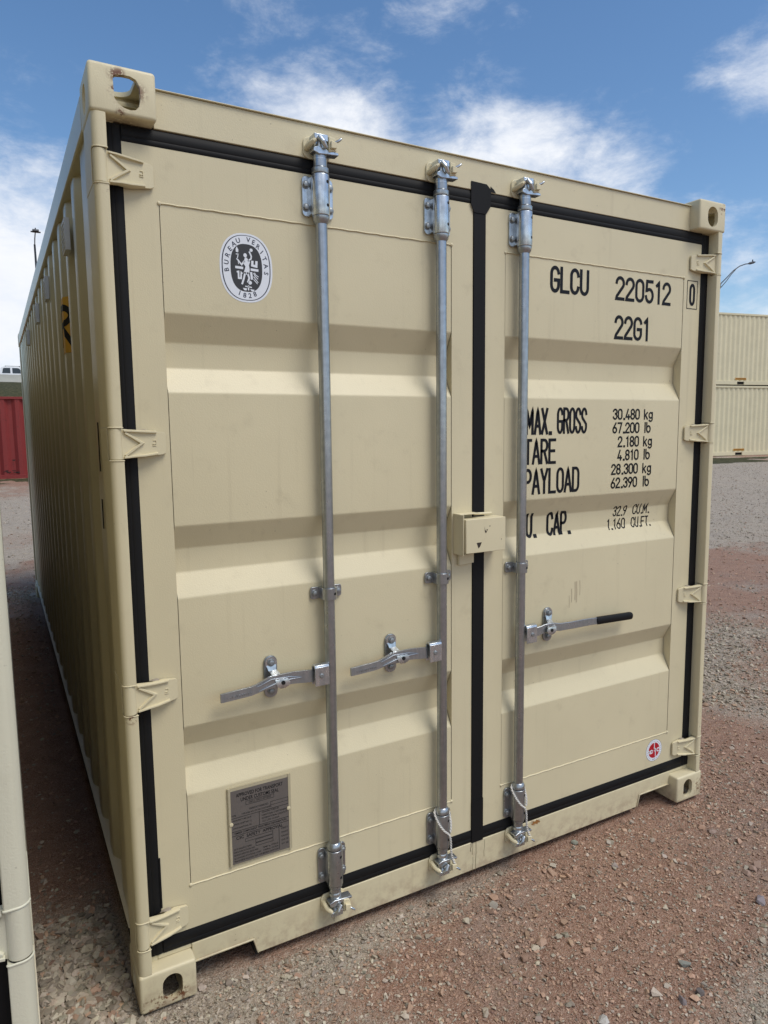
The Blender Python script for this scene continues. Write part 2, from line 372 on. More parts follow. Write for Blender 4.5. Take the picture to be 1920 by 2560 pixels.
# front corner posts: round nosed jamb, cut away round each hinge barrel
def nose(mirror):
    m = MB(); fx = (lambda x: Wd - x) if mirror else (lambda x: x)
    arcp = [(.020 - .0175 * math.cos(R(a)), .0195 - .0175 * math.sin(R(a))) for a in range(0, 181, 15)]
    arcp = [(.0195 - .0170 * math.cos(R(a)), .0195 - .0170 * math.sin(R(a))) for a in range(0, 91, 10)] + [(.0345, .0025), (.0368, .0034), (.0378, .006)]
    prof = arcp + [(.0378, .052), (.062, .052), (.062, .160), (.0025, .160)]
    cutp = [(.0015, .034), (.0375, .040), (.0375, .052), (.062, .052), (.062, .160), (.0015, .160)]
    zs = [.117]
    for z in sorted(HZ): zs += [z - HH - .002, z + HH + .002]
    zs.append(H - .117)
    for i in range(0, len(zs) - 1):
        p = prof if i % 2 == 0 else cutp
        m.prism([(fx(a), b) for a, b in p], 'z', zs[i], zs[i + 1])
        if i % 2 == 0:   # weld beads closing the cut ends
            for z in ((zs[i], ) if i else ()) + ((zs[i + 1], ) if i < len(zs) - 2 else ()):
                m.tube([(fx(a), b, z) for a, b in arcp], .0022, 6)
    return m
for k in (0, 1): obj('corner_post', nose(k), M_paint, box_c, bevel=.0015)
for sx in (0, 1):   # plain rear posts
    m = MB(); x0, x1 = (.004, .12) if not sx else (Wd - .12, Wd - .004); m.box(x0, x1, Ln - .15, Ln - .01, .117, H - .117); obj('corner_post', m, M_side, box_c, bevel=.004)
# header
m = MB(); m.box(.1615, Wd - .1615, .047, .15, 2.4725, 2.5685); m.box(.062, Wd - .062, .075, .15, 2.40, 2.4715)
m.box(.163, Wd - .163, .0405, .20, 2.5690, 2.5725)
obj('door_header', m, M_paint, box_c, bevel=.002)
# sill with the two tapered pockets beside the corners
sp = [(.1615, .1335), (.1615, .075), (.352, .075), (.366, .022), (Wd - .366, .022), (Wd - .352, .075), (Wd - .1615, .075), (Wd - .1615, .1335)]
m = MB(); m.prism(sp, 'y', .047, .125)
for s in (0, 1):
    pp = [(.163, .0725), (.349, .0725), (.3625, .0235), (.3665, .0235), (.3535, .0785), (.163, .0785)]
    m.prism([((Wd - a) if s else a, b) for a, b in pp], 'y', .0425, .0468)
m.box(.0625, .1615, .052, .125, .119, .1335); m.box(Wd - .1615, Wd - .0625, .052, .125, .119, .1335)
obj('door_sill', m, M_paint, box_c, bevel=.002)
m = MB(); m.box(.10, Wd - .10, .13, .16, .03, .13); m.box(.36, .372, .06, .13, .008, .072); m.box(Wd - .372, Wd - .36, .06, .13, .008, .072)
obj('sill_backing', m, M_dark, box_c)

# --- doors
REC = [(.606, .676, .746, .816), (1.2, 1.270, 1.340, 1.410), (1.784, 1.854, 1.924, 2.0)]
YD, DEP = .05, .037
def prof_y(z, y0=.0512):
    for a, b, c, d in REC:
        if a < z < d:
            if z < b: return y0 + DEP * (z - a) / (b - a)
            if z < c: return y0 + DEP
            return y0 + DEP * (d - z) / (d - c)
    return y0
def fdoor(x, z): return prof_y(z) - .0008
def make_door(x0, x1, px0, px1):
    m = MB(); z0, z1 = .183, 2.428; pz0, pz1 = .322, 2.285
    m.box(x0, px0 - .0006, YD, .10, z0, z1); m.box(px1 + .0006, x1, YD, .10, z0, z1)
    m.box(px0 - .0006, px1 + .0006, YD, .10, z0, pz0); m.box(px0 - .0006, px1 + .0006, YD, .10, pz1, z1)
    # corrugated sheet with rounded folds
    zz = [pz0 + .0005]
    for a, b, c, d in REC: zz += [a, b, c, d]
    zz.append(pz1 - .0005)
    pl = []
    for i, z in enumerate(zz):
        y = prof_y(z) if 0 < i < len(zz) - 1 else .0512
        if 0 < i < len(zz) - 1:
            for t in (-.0045, -.002, .0, .002, .0045):
                zc = z + t; y_ = sum(prof_y(zc + s) for s in (-.003, -.0015, 0, .0015, .003)) / 5; pl.append((y_, zc))
        else: pl.append((y, z))
    n = len(pl)
    m.add([(px0 + .0015, y, z) for y, z in pl] + [(px1 - .0015, y, z) for y, z in pl], [(i, i + 1, n + i + 1, n + i) for i in range(n - 1)])
    m.box(px0 - .0006, px1 + .0006, .0995, .1045, pz0, pz1)
    # weld beads
    for z in (pz0, pz1):
        pts = [(px0 + .004 + (px1 - px0 - .008) * i / 40, .0505, z + .0008 * math.sin(i * 2.3)) for i in range(41)]; m.tube(pts, .0026, 6)
    for z in (pz0, pz1):
        for x in (px0, px1): m.lathe(x, z, [(.006, .051), (.005, .0475), (.002, .0465)], 8, 0, 'y')
    return m
def hinge(mirror):
    fx = (lambda x: Wd - x) if mirror else (lambda x: x)
    m = MB(); m.lathe(fx(.020), .0190, [(.015, -HH), (.0168, -HH + .002), (.0168, HH - .002), (.015, HH)], 24)
    for zg in (HH + .0002, -HH - .0022): m.lathe(fx(.020), .0190, [(.0158, zg), (.0158, zg + .002)], 20, 1)
    # blade: outline in x,z ; front surface leans back towards the door
    def yf(x): return .0105 + max(0, (x - .034)) * .215
    out = [(.030, -.0410), (.042, -.0390), (.060, -.0375), (.092, -.0365), (.146, -.0300), (.1535, -.0250), (.1535, .0245), (.149, .0300), (.115, .0345), (.080, .0365), (.050, .0390), (.030, .0410)]
    n = len(out)
    m.add([(fx(x), yf(x) + .004, z) for x, z in out] + [(fx(x), .047 if x > .08 else .030, z) for x, z in out], [tuple(range(n)), tuple(range(n, 2 * n))[::-1]] + [(i, (i + 1) % n, n + (i + 1) % n, n + i) for i in range(n)])
    def rib(pl, w, h):
        P = [Vector(p) for p in pl]; k = len(P); vs = []
        for i in range(k):
            d1 = (P[i] - P[i - 1]).normalized() if i else None; d2 = (P[i + 1] - P[i]).normalized() if i < k - 1 else None
            d1 = d1 or d2; d2 = d2 or d1; a1, a2 = Vector((-d1.y, d1.x)), Vector((-d2.y, d2.x)); mm = (a1 + a2).normalized(); mm = mm / max(.4, mm.dot(a1))
            tp = .55; hk = h * (1 if 0 < i < k - 1 or k == 2 else .75)
            for q_, hh_ in ((1, -.002), (tp, hk), (-tp, hk), (-1, -.002)): p = P[i] + mm * w * q_; vs.append((fx(p.x), yf(p.x) + .004 - hh_, p.y))
        fs = [(4 * i + j, 4 * i + j + 1, 4 * i + 5 + j, 4 * i + 4 + j) for i in range(k - 1) for j in range(3)] + [(0, 1, 2, 3), tuple(4 * (k - 1) + j for j in (3, 2, 1, 0))] + [(4 * i + 3, 4 * i, 4 * i + 4, 4 * i + 7) for i in range(k - 1)]
        m.add(vs, fs)
    rib([(.040, .0355), (.060, .0345), (.090, .0325), (.128, .0305)], .0040, .009)
    rib([(.040, -.0355), (.070, -.0330), (.095, -.0320), (.130, -.0275)], .0042, .009)
    rib([(.044, .030), (.066, .016), (.088, .0015), (.066, -.014), (.043, -.031)], .0046, .0070)
    # small cast mark near the tip
    rib([(.118, .008), (.126, .008)], .0012, .0022); rib([(.126, .008), (.126, .002)], .0012, .0022); rib([(.116, -.001), (.127, -.001)], .001, .0022); rib([(.116, -.006), (.127, -.006)], .001, .0022); rib([(.121, -.001), (.121, -.006)], .001, .0022)
    return m
hm = [hinge(0), hinge(1)]
DX = [(.0785, 1.1915, .1665, 1.105), (1.2425, 2.3575, 1.3305, 2.256)]
doors = []
hproto = [None, None]
for k in (0, 1):
    d = obj('door', make_door(*DX[k]), M_paint, box_c, ang=60, recalc=False); doors.append(d)
    bm = bmesh.new(); bm.from_mesh(d.data); bmesh.ops.recalc_face_normals(bm, faces=bm.faces)
    bm.to_mesh(d.data); bm.free()
    for z in HZ:
        if hproto[k] is None: h = obj('hinge', hm[k], [M_hinge, M_hole], d, bevel=.0009); hproto[k] = h
        else: h = hproto[k].copy(); link(h, d)
        h.location = (0, 0, z)
        s = MB(); fx = (lambda x: Wd - x) if k else (lambda x: x)
        pts = [(.072, .028), (.078, .034), (.086, .037), (.100, .0385), (.106, .034), (.108, .028)]
        s.prism([(fx(a), z + b) for a, b in pts], 'y', .036, .0498); obj('sealant_tab', s, M_dust, d, bevel=.002)
# gaskets
def bar(m, x0, x1, z0, z1, vert):
    w = (x1 - x0) if vert else (z1 - z0)
    pr = [(0, .062), (0, .050), (.10, .0478), (.28, .0470), (.34, .0482), (.42, .0468), (.72, .0468), (.80, .0480), (.92, .0490), (1, .0505), (1, .062)]
    if vert: m.prism([(x0 + t * w, y) for t, y in pr], 'z', z0, z1)
    else: m.prism([(y, z0 + t * w) for t, y in pr], 'x', x0, x1)
m = MB(); m.box(.0780, .0825, .0472, .0499, .28, .437); bar(m, .0435, .0790, .137, 2.468, 1); bar(m, .0794, 1.1925, 2.4275, 2.4695, 0); bar(m, .0794, 1.1925, .1345, .1835, 0); obj('door_gasket', m, M_rubber, doors[0])
m = MB(); bar(m, 2.3570, 2.4075, .137, 2.468, 1); bar(m, 1.2435, 2.3566, 2.4285, 2.4725, 0); bar(m, 1.2435, 2.3566, .1345, .1835, 0)
m.box(1.1935, 1.2425, .0462, .062, .133, 2.44); m.prism([(1.180, 2.425), (1.1935, 2.40), (1.2425, 2.40), (1.262, 2.4275), (1.262, 2.482), (1.245, 2.497), (1.181, 2.499)], 'y', .0440, .0461)
m.prism([(1.262, 2.4745), (1.262, 2.493), (1.275, 2.485), (1.284, 2.4745)], 'y', .0455, .0468); m.box(1.1925, 1.2435, .0445, .0461, .1330, .30)
obj('door_gasket', m, M_rubber, doors[1])
m = MB(); m.box(.038, .0433, .056, .16, .118, 2.47); m.box(Wd - .030, Wd - .0375, .056, .16, .118, 2.47)
# --- lettering on the right door
def par(x, z, y): return (CAMP.x + (x - CAMP.x) * (y + 2.0003) / 2.0503, CAMP.z + (z - CAMP.z) * (y + 2.0003) / 2.0503)
def letter(s_, x0, x1, z0, z1, st=.115, sl_=0, deep=None, fy=fdoor, extra=None):
    if deep: (x0, z0), (x1, z1) = par(x0, z0, deep), par(x1, z1, deep)
    m = MB(); text(m, s_, x0, x1, z0, z1, fy, st, sl_)
    if extra: ribbon(m, extra, .0014, lambda x, z: .0491, cap=False)
    return obj('lettering', m, M_ink, doors[1], recalc=False, label='black painted characters reading ' + s_)
letter('GLCU', 1.536, 1.728, 2.168, 2.264, .135); letter('220512', 1.866, 2.181, 2.166, 2.258, .135); letter('22G1', 1.866, 2.064, 2.017, 2.110, .135)
letter('0', 2.291, 2.327, 2.176, 2.266, .14, fy=lambda x, z: .0492, extra=[(2.278, 2.164), (2.340, 2.164), (2.340, 2.277), (2.278, 2.277), (2.278, 2.164)])
letter('MAX.', 1.430, 1.562, 1.650, 1.750, .115); letter('GROSS', 1.580, 1.734, 1.652, 1.752, .105)
letter('TARE', 1.424, 1.579, 1.540, 1.636, .115); letter('PAYLOAD', 1.424, 1.700, 1.428, 1.526, .115)
for s_, x0, x1, z0 in (('30.480', 1.868, 2.022, 1.704), ('67.200', 1.868, 2.022, 1.650), ('2.180', 1.899, 2.022, 1.595), ('4.810', 1.899, 2.022, 1.541), ('28.300', 1.867, 2.020, 1.485), ('62.390', 1.866, 2.018, 1.430)):
    letter(s_, x0 + .002, x1, z0, z0 + .0445, .155)
for z0 in (1.704, 1.595, 1.485): letter('kg', 2.046, 2.098, z0, z0 + .043, .15)
for z0 in (1.650, 1.541, 1.430): letter('lb', 2.046, 2.088, z0, z0 + .045, .15)
letter('CU.', 1.407, 1.496, 1.266, 1.360, .12, deep=.082); letter('CAP.', 1.540, 1.668, 1.266, 1.358, .12, deep=.082)
letter('32.9', 1.888, 1.966, 1.316, 1.358, .12, .08, .082); letter('CU.M.', 2.000, 2.104, 1.317, 1.360, .12, .08, .082)
letter('1.160', 1.862, 1.966, 1.262, 1.306, .12, .05, .075); letter('CU.FT.', 2.000, 2.118, 1.262, 1.305, .12, .05, .075)
# scuffs above the handle
M_scuff = plain('brown_scuff', (.46, .39, .26), .6)
for x, z, h, w in ((1.672, 1.018, .055, .0022), (1.690, 1.035, .075, .0022), (1.698, 1.030, .085, .0030), (1.660, .995, .05, .0014), (1.715, 1.045, .06, .0016)):
    m = MB(); ribbon(m, [(x, z - h / 2), (x + .001, z), (x - .001, z + h / 2)], w, lambda x, z: .0506, cap=False); obj('scuff_mark', m, M_scuff, doors[1], recalc=False)

M_drip = plain('grime_run', (.20, .165, .10), .7)
for x, za, zb, w in ((1.213, .020, .131, .0011), (1.199, .020, .075, .0008), (1.198, .085, .131, .0010), (1.252, .060, .128, .0007), (1.19, .10, .131, .0016), (.63, .030, .060, .001)):
    m = MB(); ribbon(m, [(x, zb), (x + .001, (za * .4 + zb * .6)), (x - .002, (za * .7 + zb * .3)), (x - .001, za)], w, lambda x, z: .0464, cap=False); obj('grime_run', m, M_drip, box_c, recalc=False)
M_rustp = plain('rust_patch', (.30, .13, .03), .85, nscale=120, var=.5)
for cx_, cz_, rr_ in ((1.505, .122, .011), (1.488, .118, .005), (1.520, .119, .004)):
    m = MB(); m.add([(cx_ + rr_ * (1.3 + .4 * math.sin(3 * a_)) * math.cos(a_), .0463, cz_ + rr_ * (.75 + .3 * math.sin(5 * a_ + 1)) * math.sin(a_)) for a_ in np.linspace(0, 6.1, 22)], [tuple(range(22))]); obj('rust_patch', m, M_rustp, box_c, recalc=False)
# --- certification sticker
def ell(cx, cz, a, b, n=48, p=2.35): 
    o = []
    for i in range(n):
        t = 2 * math.pi * i / n; c, s = math.cos(t), math.sin(t)
        o.append((cx + a * abs(c) ** (2 / p) * (1 if c > 0 else -1), cz + b * abs(s) ** (2 / p) * (1 if s > 0 else -1)))
    return o
def disc(m, pl, y, mi): m.add([(x, y, z) for x, z in pl], [tuple(range(len(pl)))], mi)
cx, cz, a, b = .4015, 2.1405, .0775, .0960
m = MB(); y = .0506
disc(m, ell(cx, cz, a, b), y, 0); disc(m, ell(cx, cz, a * .925, b * .945), y - .0002, 1); disc(m, ell(cx, cz, a * .885, b * .925), y - .0004, 0); disc(m, ell(cx, cz, a * .60, b * .69, p=2.5), y - .0006, 2)
word = 'BUREAU VERITAS'
for i, ch in enumerate(word):
    if ch == ' ': continue
    t = R(188 - i * (196 / 13.0)); fonttext(m, ch, cx + a * .745 * math.cos(t), cz + b * .81 * math.sin(t) + .001, .0185, y - .0006, math.atan2(b * math.sin(t), a * .9 * math.cos(t)) - math.pi / 2, 3, bold=.02)
for i, ch in enumerate('1828'):
    t = R(-90 + (i - 1.5) * 15.5); fonttext(m, ch, cx + a * .745 * math.cos(t), cz + b * .81 * math.sin(t), .0190, y - .0006, math.atan2(b * math.sin(t), a * math.cos(t)) + math.pi / 2, 3, bold=.02)
yy = y - .0008; fl = lambda x, z: yy
def w_(pts, hw): ribbon(m, [(cx + p * .001, cz + q_ * .001) for p, q_ in pts], hw * .001, fl, 0, cap=True)
def wf(pts, hw): ribbon(m, [(cx + p * .001, cz + q_ * .001) for p, q_ in pts], hw * .001, fl, 0, cap=False)
def blob(pl): disc(m, [(cx + p * .001, cz + q_ * .001) for p, q_ in pl], yy, 0)
blob([(-3 + 5.2 * math.cos(t), 35 + 5.8 * math.sin(t)) for t in np.linspace(0, 6.0, 12)]); blob([(15 + 4.6 * math.cos(t), 51 + 4.6 * math.sin(t)) for t in np.linspace(0, 6.0, 12)])
blob([(-6, 22), (-9, 12), (-3, 4), (-6, -6), (-9, -14), (1, -19), (8, -12), (9, -2), (7, 8), (11, 18), (5, 24), (1, 29), (-4, 29)])
w_([(6, 21), (14, 27), (15, 34), (10, 45)], 2.1); w_([(-7, 18), (-14, 8), (-27, 23)], 2.1); w_([(-5, -14), (-9, -30), (-14, -44)], 2.6); w_([(3, -14), (7, -28), (3, -38)], 2.6)
w_([(-26, 24), (-24, 33)], 1.2); blob([(-30, 42), (-23, 41), (-22, 48), (-27, 57), (-30, 50)]); wf([(-30, 36), (-22, 36)], 1.2); wf([(-24, 16), (-23, 9)], .9)
wf([(-33, 0), (-10, -1)], 3.4); wf([(12, -3), (35, -4)], 3.4); wf([(-29, -13), (-24, -12), (-24, -30), (-17, -30), (-16, -14), (-13, -17)], 2.4); wf([(13, -10), (15, -31)], 3.2)
wf([(18, 22), (17, 9), (29, 7), (30, 22)], 3.4); wf([(20, -12), (24, -20), (33, -28)], 1.1); wf([(23, -11), (26, -17), (35, -22)], 1.1); wf([(20, -22), (33, -38)], 1.2); wf([(20, -30), (31, -42)], 1.1)
blob([(9 + 5.5 * math.cos(t), -40 + 5.5 * math.sin(t)) for t in np.linspace(0, 6.0, 12)]); wf([(-6, -51), (14, -53)], 1.6); wf([(4, -48), (4, -62)], 1.8); blob([(-13, -56), (0, -57), (-3, -63), (-9, -62)]); blob([(9, -58), (22, -59), (18, -64), (12, -63)])
obj('certification_sticker', m, [M_sticker, M_navy, M_char, M_navy], doors[0], recalc=False, label='white oval sticker with a dark centre and lettering round its rim')
# --- round red and white sticker
m = MB(); cx, cz, y = 2.1745, .2565, .0496
disc(m, ell(cx, cz, .0500, .0500, p=2), y + .0001, 2); disc(m, ell(cx, cz, .0488, .0488, p=2), y, 0); disc(m, ell(cx, cz, .0345, .0345, p=2), y - .0002, 1)
yy = y - .0004
w_([(1.5, 34), (1.5, -4)], 2.0); w_([(1.5, 3), (5, 8), (9, 6), (9.5, -34)], 2.0)
w_([(-33, -12), (-22, 3)], 2.2); w_([(-33, 3), (-22, -12)], 2.2); w_([(-9, -2), (-14, 3), (-20, 1), (-21, -6), (-16, -11), (-9, -9)], 2.2); w_([(32, 2), (27, 6), (20, 4), (18, -2), (21, -8), (28, -8)], 2.4)
for i in range(26):
    t = R(i * 360 / 26 + 5); 
    if 250 < (i * 360 / 26 + 5) % 360 < 290: continue
    px, pz = 41.5 * math.cos(t), 41.5 * math.sin(t); m2 = 1.7
    ribbon(m, [(cx + (px - m2 * math.sin(t)) * .001, cz + (pz + m2 * math.cos(t)) * .001), (cx + (px + m2 * math.sin(t)) * .001, cz + (pz - m2 * math.cos(t)) * .001)], .0009, fl, 2, cap=False)
for dx_ in (-7, 0, 7): ribbon(m, [(cx + dx_ * .001, cz - .044), (cx + dx_ * .001, cz - .0395)], .0014, fl, 2, cap=False)
obj('round_sticker', m, [M_sticker, M_red, M_navy], doors[1], recalc=False, label='small round red and white sticker near the bottom hinge')
# --- data plate
m = MB(); X0, X1, Z0, Z1 = .285, .488, .3425, .5935
m.box(X0, X1, .0462, .0498, Z0, Z1, 1); m.box(X0 + .007, X1 - .007, .0450, .0463, Z0 + .003, Z1 - .010, 0)
for x in (X0 + .002, X1 - .009): m.box(x, x + .007, .0440, .0463, Z0 - .002, Z1, 1)
for x, z in ((X0 + .009, .478), (X1 - .009, .480)): m.lathe(x, z, [(.006, .0455), (.006, .0425), (.003, .0415)], 12, 2, 'y')
yt = .0446; PX = (X0 + X1) / 2
fonttext(m, 'APPROVED FOR TRANSPORT', PX, .5665, .0165, yt, 0, 3, .150, .012); fonttext(m, 'UNDER CUSTOMS SEAL', PX, .5500, .0165, yt, 0, 3, .122, .012)
def fr(x0, x1, z0, z1, w=.0005): ribbon(m, [(x0, z0), (x1, z0), (x1, z1), (x0, z1), (x0, z0)], w, lambda x, z: yt, 3, cap=False)
fr(PX - .045, PX + .045, .530, .5415); fonttext(m, 'GB/LC 50512-07/2023', PX, .5358, .0085, yt, 0, 3, .072)
fonttext(m, 'MANUFACTURERS NO.', PX - .004, .514, .0085, yt, 0, 3, .062); fr(PX + .034, X1 - .010, .507, .518); fonttext(m, 'TYPE', X0 + .017, .503, .008, yt, 0, 3, .014); fonttext(m, 'TYPE AND NO. OF THE CONTAINER', PX - .012, .503, .008, yt, 0, 3, .096)
def hl(z): ribbon(m, [(X0 + .008, z), (X1 - .008, z)], .0006, lambda x, z: yt, 3, cap=False)
def vl(x, a, b): ribbon(m, [(x, a), (x, b)], .0006, lambda x, z: yt, 3, cap=False)
hl(.4955); hl(.452); hl(.438); vl(PX - .004, .452, .4955); vl(X1 - .043, .350, .425)
for i, s in enumerate(('MANUFACTURED BY', 'NANTONG CONTAINERS', 'INTERNATIONAL LOGISTICS', 'CO LTD CHINA')): fonttext(m, s, PX + .045 - (.012 if i in (0, 3) else 0), .4905 - i * .010, .0075, yt, 0, 3, .082 - (.026 if i in (0, 3) else 0))
for i, s in enumerate(('MANUFACTURE DATE', 'CHECK UNIT NO 12', 'WWW NANTONG CN')): fonttext(m, s, X0 + .043, .4870 - i * .0125, .0072, yt, 0, 3, .058)
fonttext(m, 'TIMBER COMPONENT TREATMENT INFORMATION', PX, .445, .0085, yt, 0, 3, .168, .01)
fonttext(m, 'CSC  SAFETY  APPROVAL', PX - .004, .4285, .0145, yt, 0, 3, .150, .012); fr(PX - .05, PX + .038, .410, .4195); fr(PX - .018, PX + .038, .3975, .4075); fr(PX - .018, PX + .038, .386, .3955)
for i, s in enumerate(('DATE MANUFACTURED', 'IDENTIFICATION NO', 'MAXIMUM OPERATING GROSS MASS', 'ALLOWABLE STACKING LOAD', 'TRANSVERSE RACKING TEST FORCE')): fonttext(m, s, X0 + .012 + (.030 + .005 * i), .393 - i * .0098, .0074, yt, 0, 3, .056 + .010 * i)
for i, s in enumerate(('30480 kg  67200 lb', '216000 kg  476190 lb', '150000 NEWTON')): fonttext(m, s, PX + .030, .3735 - i * .0098, .0074, yt, 0, 3, .050)
for i, s in enumerate(('FIRST', 'MAINT', 'EXAM', 'DATE', '07 28')): fonttext(m, s, X1 - .024, .418 - i * .013, .0075, yt, 0, 3, .022)
obj('data_plate', m, [M_plate, M_pframe, M_paint, M_ink], doors[0], recalc=False, label='grey data plate with rows of small black print')

# --- lock rods
RY = .020; RX = [.6237, 1.0450, 1.3905]
def sleeve(x, z0, z1, top):
    m = MB()
    m.lathe(x, RY, [(.0255, z0), (.0264, z0 + .003), (.0264, z1 - .003), (.0255, z1)], 28)
    for s in (-1, 1):
        xa, xb = sorted((x + s * .019, x + s * .049)); m.prism(stadium((xa + xb) / 2, (z0 + z1) / 2, xb - xa, (z1 - z0) - .002, 5, .8), 'y', .0425, .0495)
        xa, xb = sorted((x + s * .0185, x + s * .0270)); m.box(xa, xb, .024, .047, z0 + .006, z1 - .006)
        for z in (z0 + .026, z1 - .026): m.hexbolt(x + s * .0385, .0425, z, .0090, .0085, 1)
    for z in (z0 + .028, z1 - .022):   # drain holes on the round face
        a = R(-62); px, py = x + .0264 * math.cos(a), RY + .0264 * math.sin(a)
        m.cyl((px - .002 * math.cos(a), py - .002 * math.sin(a), z), (px + .0006 * math.cos(a), py + .0006 * math.sin(a), z), .0052, 10, 2)
    m.box(x - .026, x + .026, .034, .0495, z0 + .045, z0 + .052)
    return m
def keeper(x, z, s):    # cast keeper on header (s=1) or sill (s=-1)
    m = MB()
    m.prism(stadium(x, z, .086, .062, 4, .6), 'y', .0405, .0468)
    # curved left horn
    m.tube([(x - .034, .040, z - .004 * s), (x - .035, .022, z - .003 * s), (x - .033, .008, z + .001 * s), (x - .027, -.001, z + .006 * s), (x - .021, -.003, z + .011 * s)], [.009, .0085, .0078, .0068, .005], 10)
    # right block
    m.prism([(x + .017, z - .020), (x + .041, z - .015), (x + .043, z + .004), (x + .038, z + .020), (x + .018, z + .024)], 'y', -.008, .042)
    m.prism([(x + .020, z - .012), (x + .038, z - .010), (x + .040, z + .006), (x + .021, z + .010)], 'y', -.018, -.007)
    return m
def cam(x, z, s):       # cam head on the rod end, gripping the keeper
    m = MB()
    m.lathe(x, RY, [(.0168, z - s * .048), (.0195, z - s * .043), (.0205, z - s * .036), (.0185, z - s * .028), (.0165, z - s * .020), (.018, z - s * .010), (.017, z + s * .022)] if s > 0 else [(.017, z - .022), (.018, z + .010), (.0165, z + .020), (.0185, z + .028), (.0205, z + .036), (.0195, z + .043), (.0168, z + .048)], 20)
    m.prism([(x - .026, z + s * .012), (x - .027, z + s * .026), (x + .015, z + s * .027), (x + .016, z + s * .008)], 'y', -.006, .036)
    m.prism([(x - .030, z - s * .022), (x - .012, z - s * .028), (x + .016, z - s * .026), (x + .050, z - s * .024), (x + .048, z - s * .017), (x + .014, z - s * .014), (x - .014, z - s * .006), (x - .028, z - s * .012)], 'y', -.004, .028)
    m.tube([(x + .036, -.010, z + s * .008), (x + .046, -.014, z + s * .013), (x + .054, -.016, z + s * .020)], [.004, .004, .0035], 8)
    m.tube([(x - .014, -.006, z + s * .020), (x - .004, -.014, z + s * .004), (x + .008, -.010, z - s * .012)], [.007, .008, .006], 8)
    return m
def rodset(x, side, hz, grip=False):
    rod = MB(); rod.lathe(x, RY, [(.0170, .165), (.0176, .17), (.0176, 2.47), (.0170, 2.475)], 28)
    rod.lathe(x, RY, [(.0185, .310), (.0250, .3125), (.0250, .322), (.0195, .333), (.0178, .334)], 28); rod.lathe(x, RY, [(.0185, 2.282), (.0225, 2.288), (.0252, 2.298), (.0252, 2.3032)], 28)
    rod.lathe(x, RY, [(.0250, 2.4225), (.0258, 2.425), (.0258, 2.437), (.0205, 2.442), (.0200, 2.477)], 28); rod.lathe(x, RY, [(.0190, .160), (.0195, .174), (.0235, .179), (.0235, .1845)], 28)
    rod = obj('lock_rod', rod, M_galv, box_c)
    obj('rod_bracket', sleeve(x, .1865, .3085, 0), [M_galv, M_bolt, M_hole], rod, bevel=.001); obj('rod_bracket', sleeve(x, 2.3045, 2.4205, 1), [M_galv2, M_bolt, M_hole], rod, bevel=.001)
    obj('cam', cam(x, 2.500, 1), M_galv2, rod, bevel=.0012); obj('cam', cam(x, .1135, -1), M_galv2, rod, bevel=.0012)
    for z, s in ((2.500, 1), (.1135, -1)): obj('cam_keeper', keeper(x, z, s), M_hinge, box_c, bevel=.0018)
    # middle clamp: strap round the rod
    m = MB(); zc = 1.167; outer = [(x +   .0240 * math.cos(R(a)), RY + .0240 * math.sin(R(a))) for a in range(-10, -171, -16)]; inner = [(x + .0182 * math.cos(R(a)), RY + .0182 * math.sin(R(a))) for a in range(-170, -9, 16)]
    pl = [(x + .049, .0455), (x + .049, .0425), (x + .024, .0415), (x + .0205, .034)] + outer + [(x - .0205, .034), (x - .024, .0415), (x - .049, .0425), (x - .049, .0455), (x - .022, .0455), (x - .0178, .036)] + inner + [(x + .0178, .036), (x + .022, .0455)]
    for s in (1, -1): m.prism(stadium(x + s * .038, zc, .030, .038, 4, .5), 'y', .0430, .0493)
    n = len(outer)
    o_ = outer; i_ = inner[::-1]; vs = []
    for z in (zc - .0185, zc + .0185): vs += [(a, b, z) for a, b in o_] + [(a, b, z) for a, b in i_]
    fs = [(k, k + 1, 2 * n + k + 1, 2 * n + k) for k in range(n - 1)] + [(n + k, 3 * n + k, 3 * n + k + 1, n + k + 1) for k in range(n - 1)] + [(k, n + k, n + k + 1, k + 1) for k in range(n - 1)] + [(2 * n + k, 2 * n + k + 1, 3 * n + k + 1, 3 * n + k) for k in range(n - 1)]
    m.add(vs, fs)
    for s in (1, -1):
        xa, xb = sorted((x + s * .0184, x + s * .0246)); m.box(xa, xb, .015, .046, zc - .0185, zc + .0185); m.hexbolt(x + s * .0395, .0430, zc, .0085, .008, 1)
    px, py = x + .0242 * math.cos(R(-62)), RY + .0242 * math.sin(R(-62)); m.cyl((px - .001, py + .002, zc), (px + .0004, py - .0008, zc), .0048, 10, 2)
    obj('rod_clamp', m, [M_galv, M_bolt, M_hole], rod, bevel=.0008)
    # handle hub welded to the rod
    s = side; m = MB(); hx = x + s * .0165
    xa, xb = sorted((hx - s * .002, x + s * .063)); zc = hz
    m.box(xa, xb, -.004, -.0005, zc - .032, zc + .028); m.box(xa, xb, .022, .0255, zc - .032, zc + .028)
    m.prism([(-.0040, zc + .0245), (.000, zc + .0335), (.011, zc + .0365), (.0215, zc + .0335), (.0255, zc + .0245), (.022, zc + .0245), (.011, zc + .032), (-.0005, zc + .0245)], 'x', xa, xb)
    m.lathe(x + s * .041, zc, [(.0075, .028), (.0075, -.006), (.006, -.0075)], 16, 1, 'y')
    obj('handle_hub', m, [M_galv2, M_bolt], rod, bevel=.0012)
    # lever: joined sections with varying height
    kx = [(.058, .0, .0150, .004), (.085, .004, .0150, .002), (.125, .010, .0145, -.002), (.175, .012, .0140, -.006), (.205, .010, .0135, -.006), (.225, .002, .0115, -.004), (.245, -.006, .0105, -.002), (.262, -.010, .0105, -.002), (.300, -.0125, .0105, -.002), (.352, -.016, .0100, -.002)]
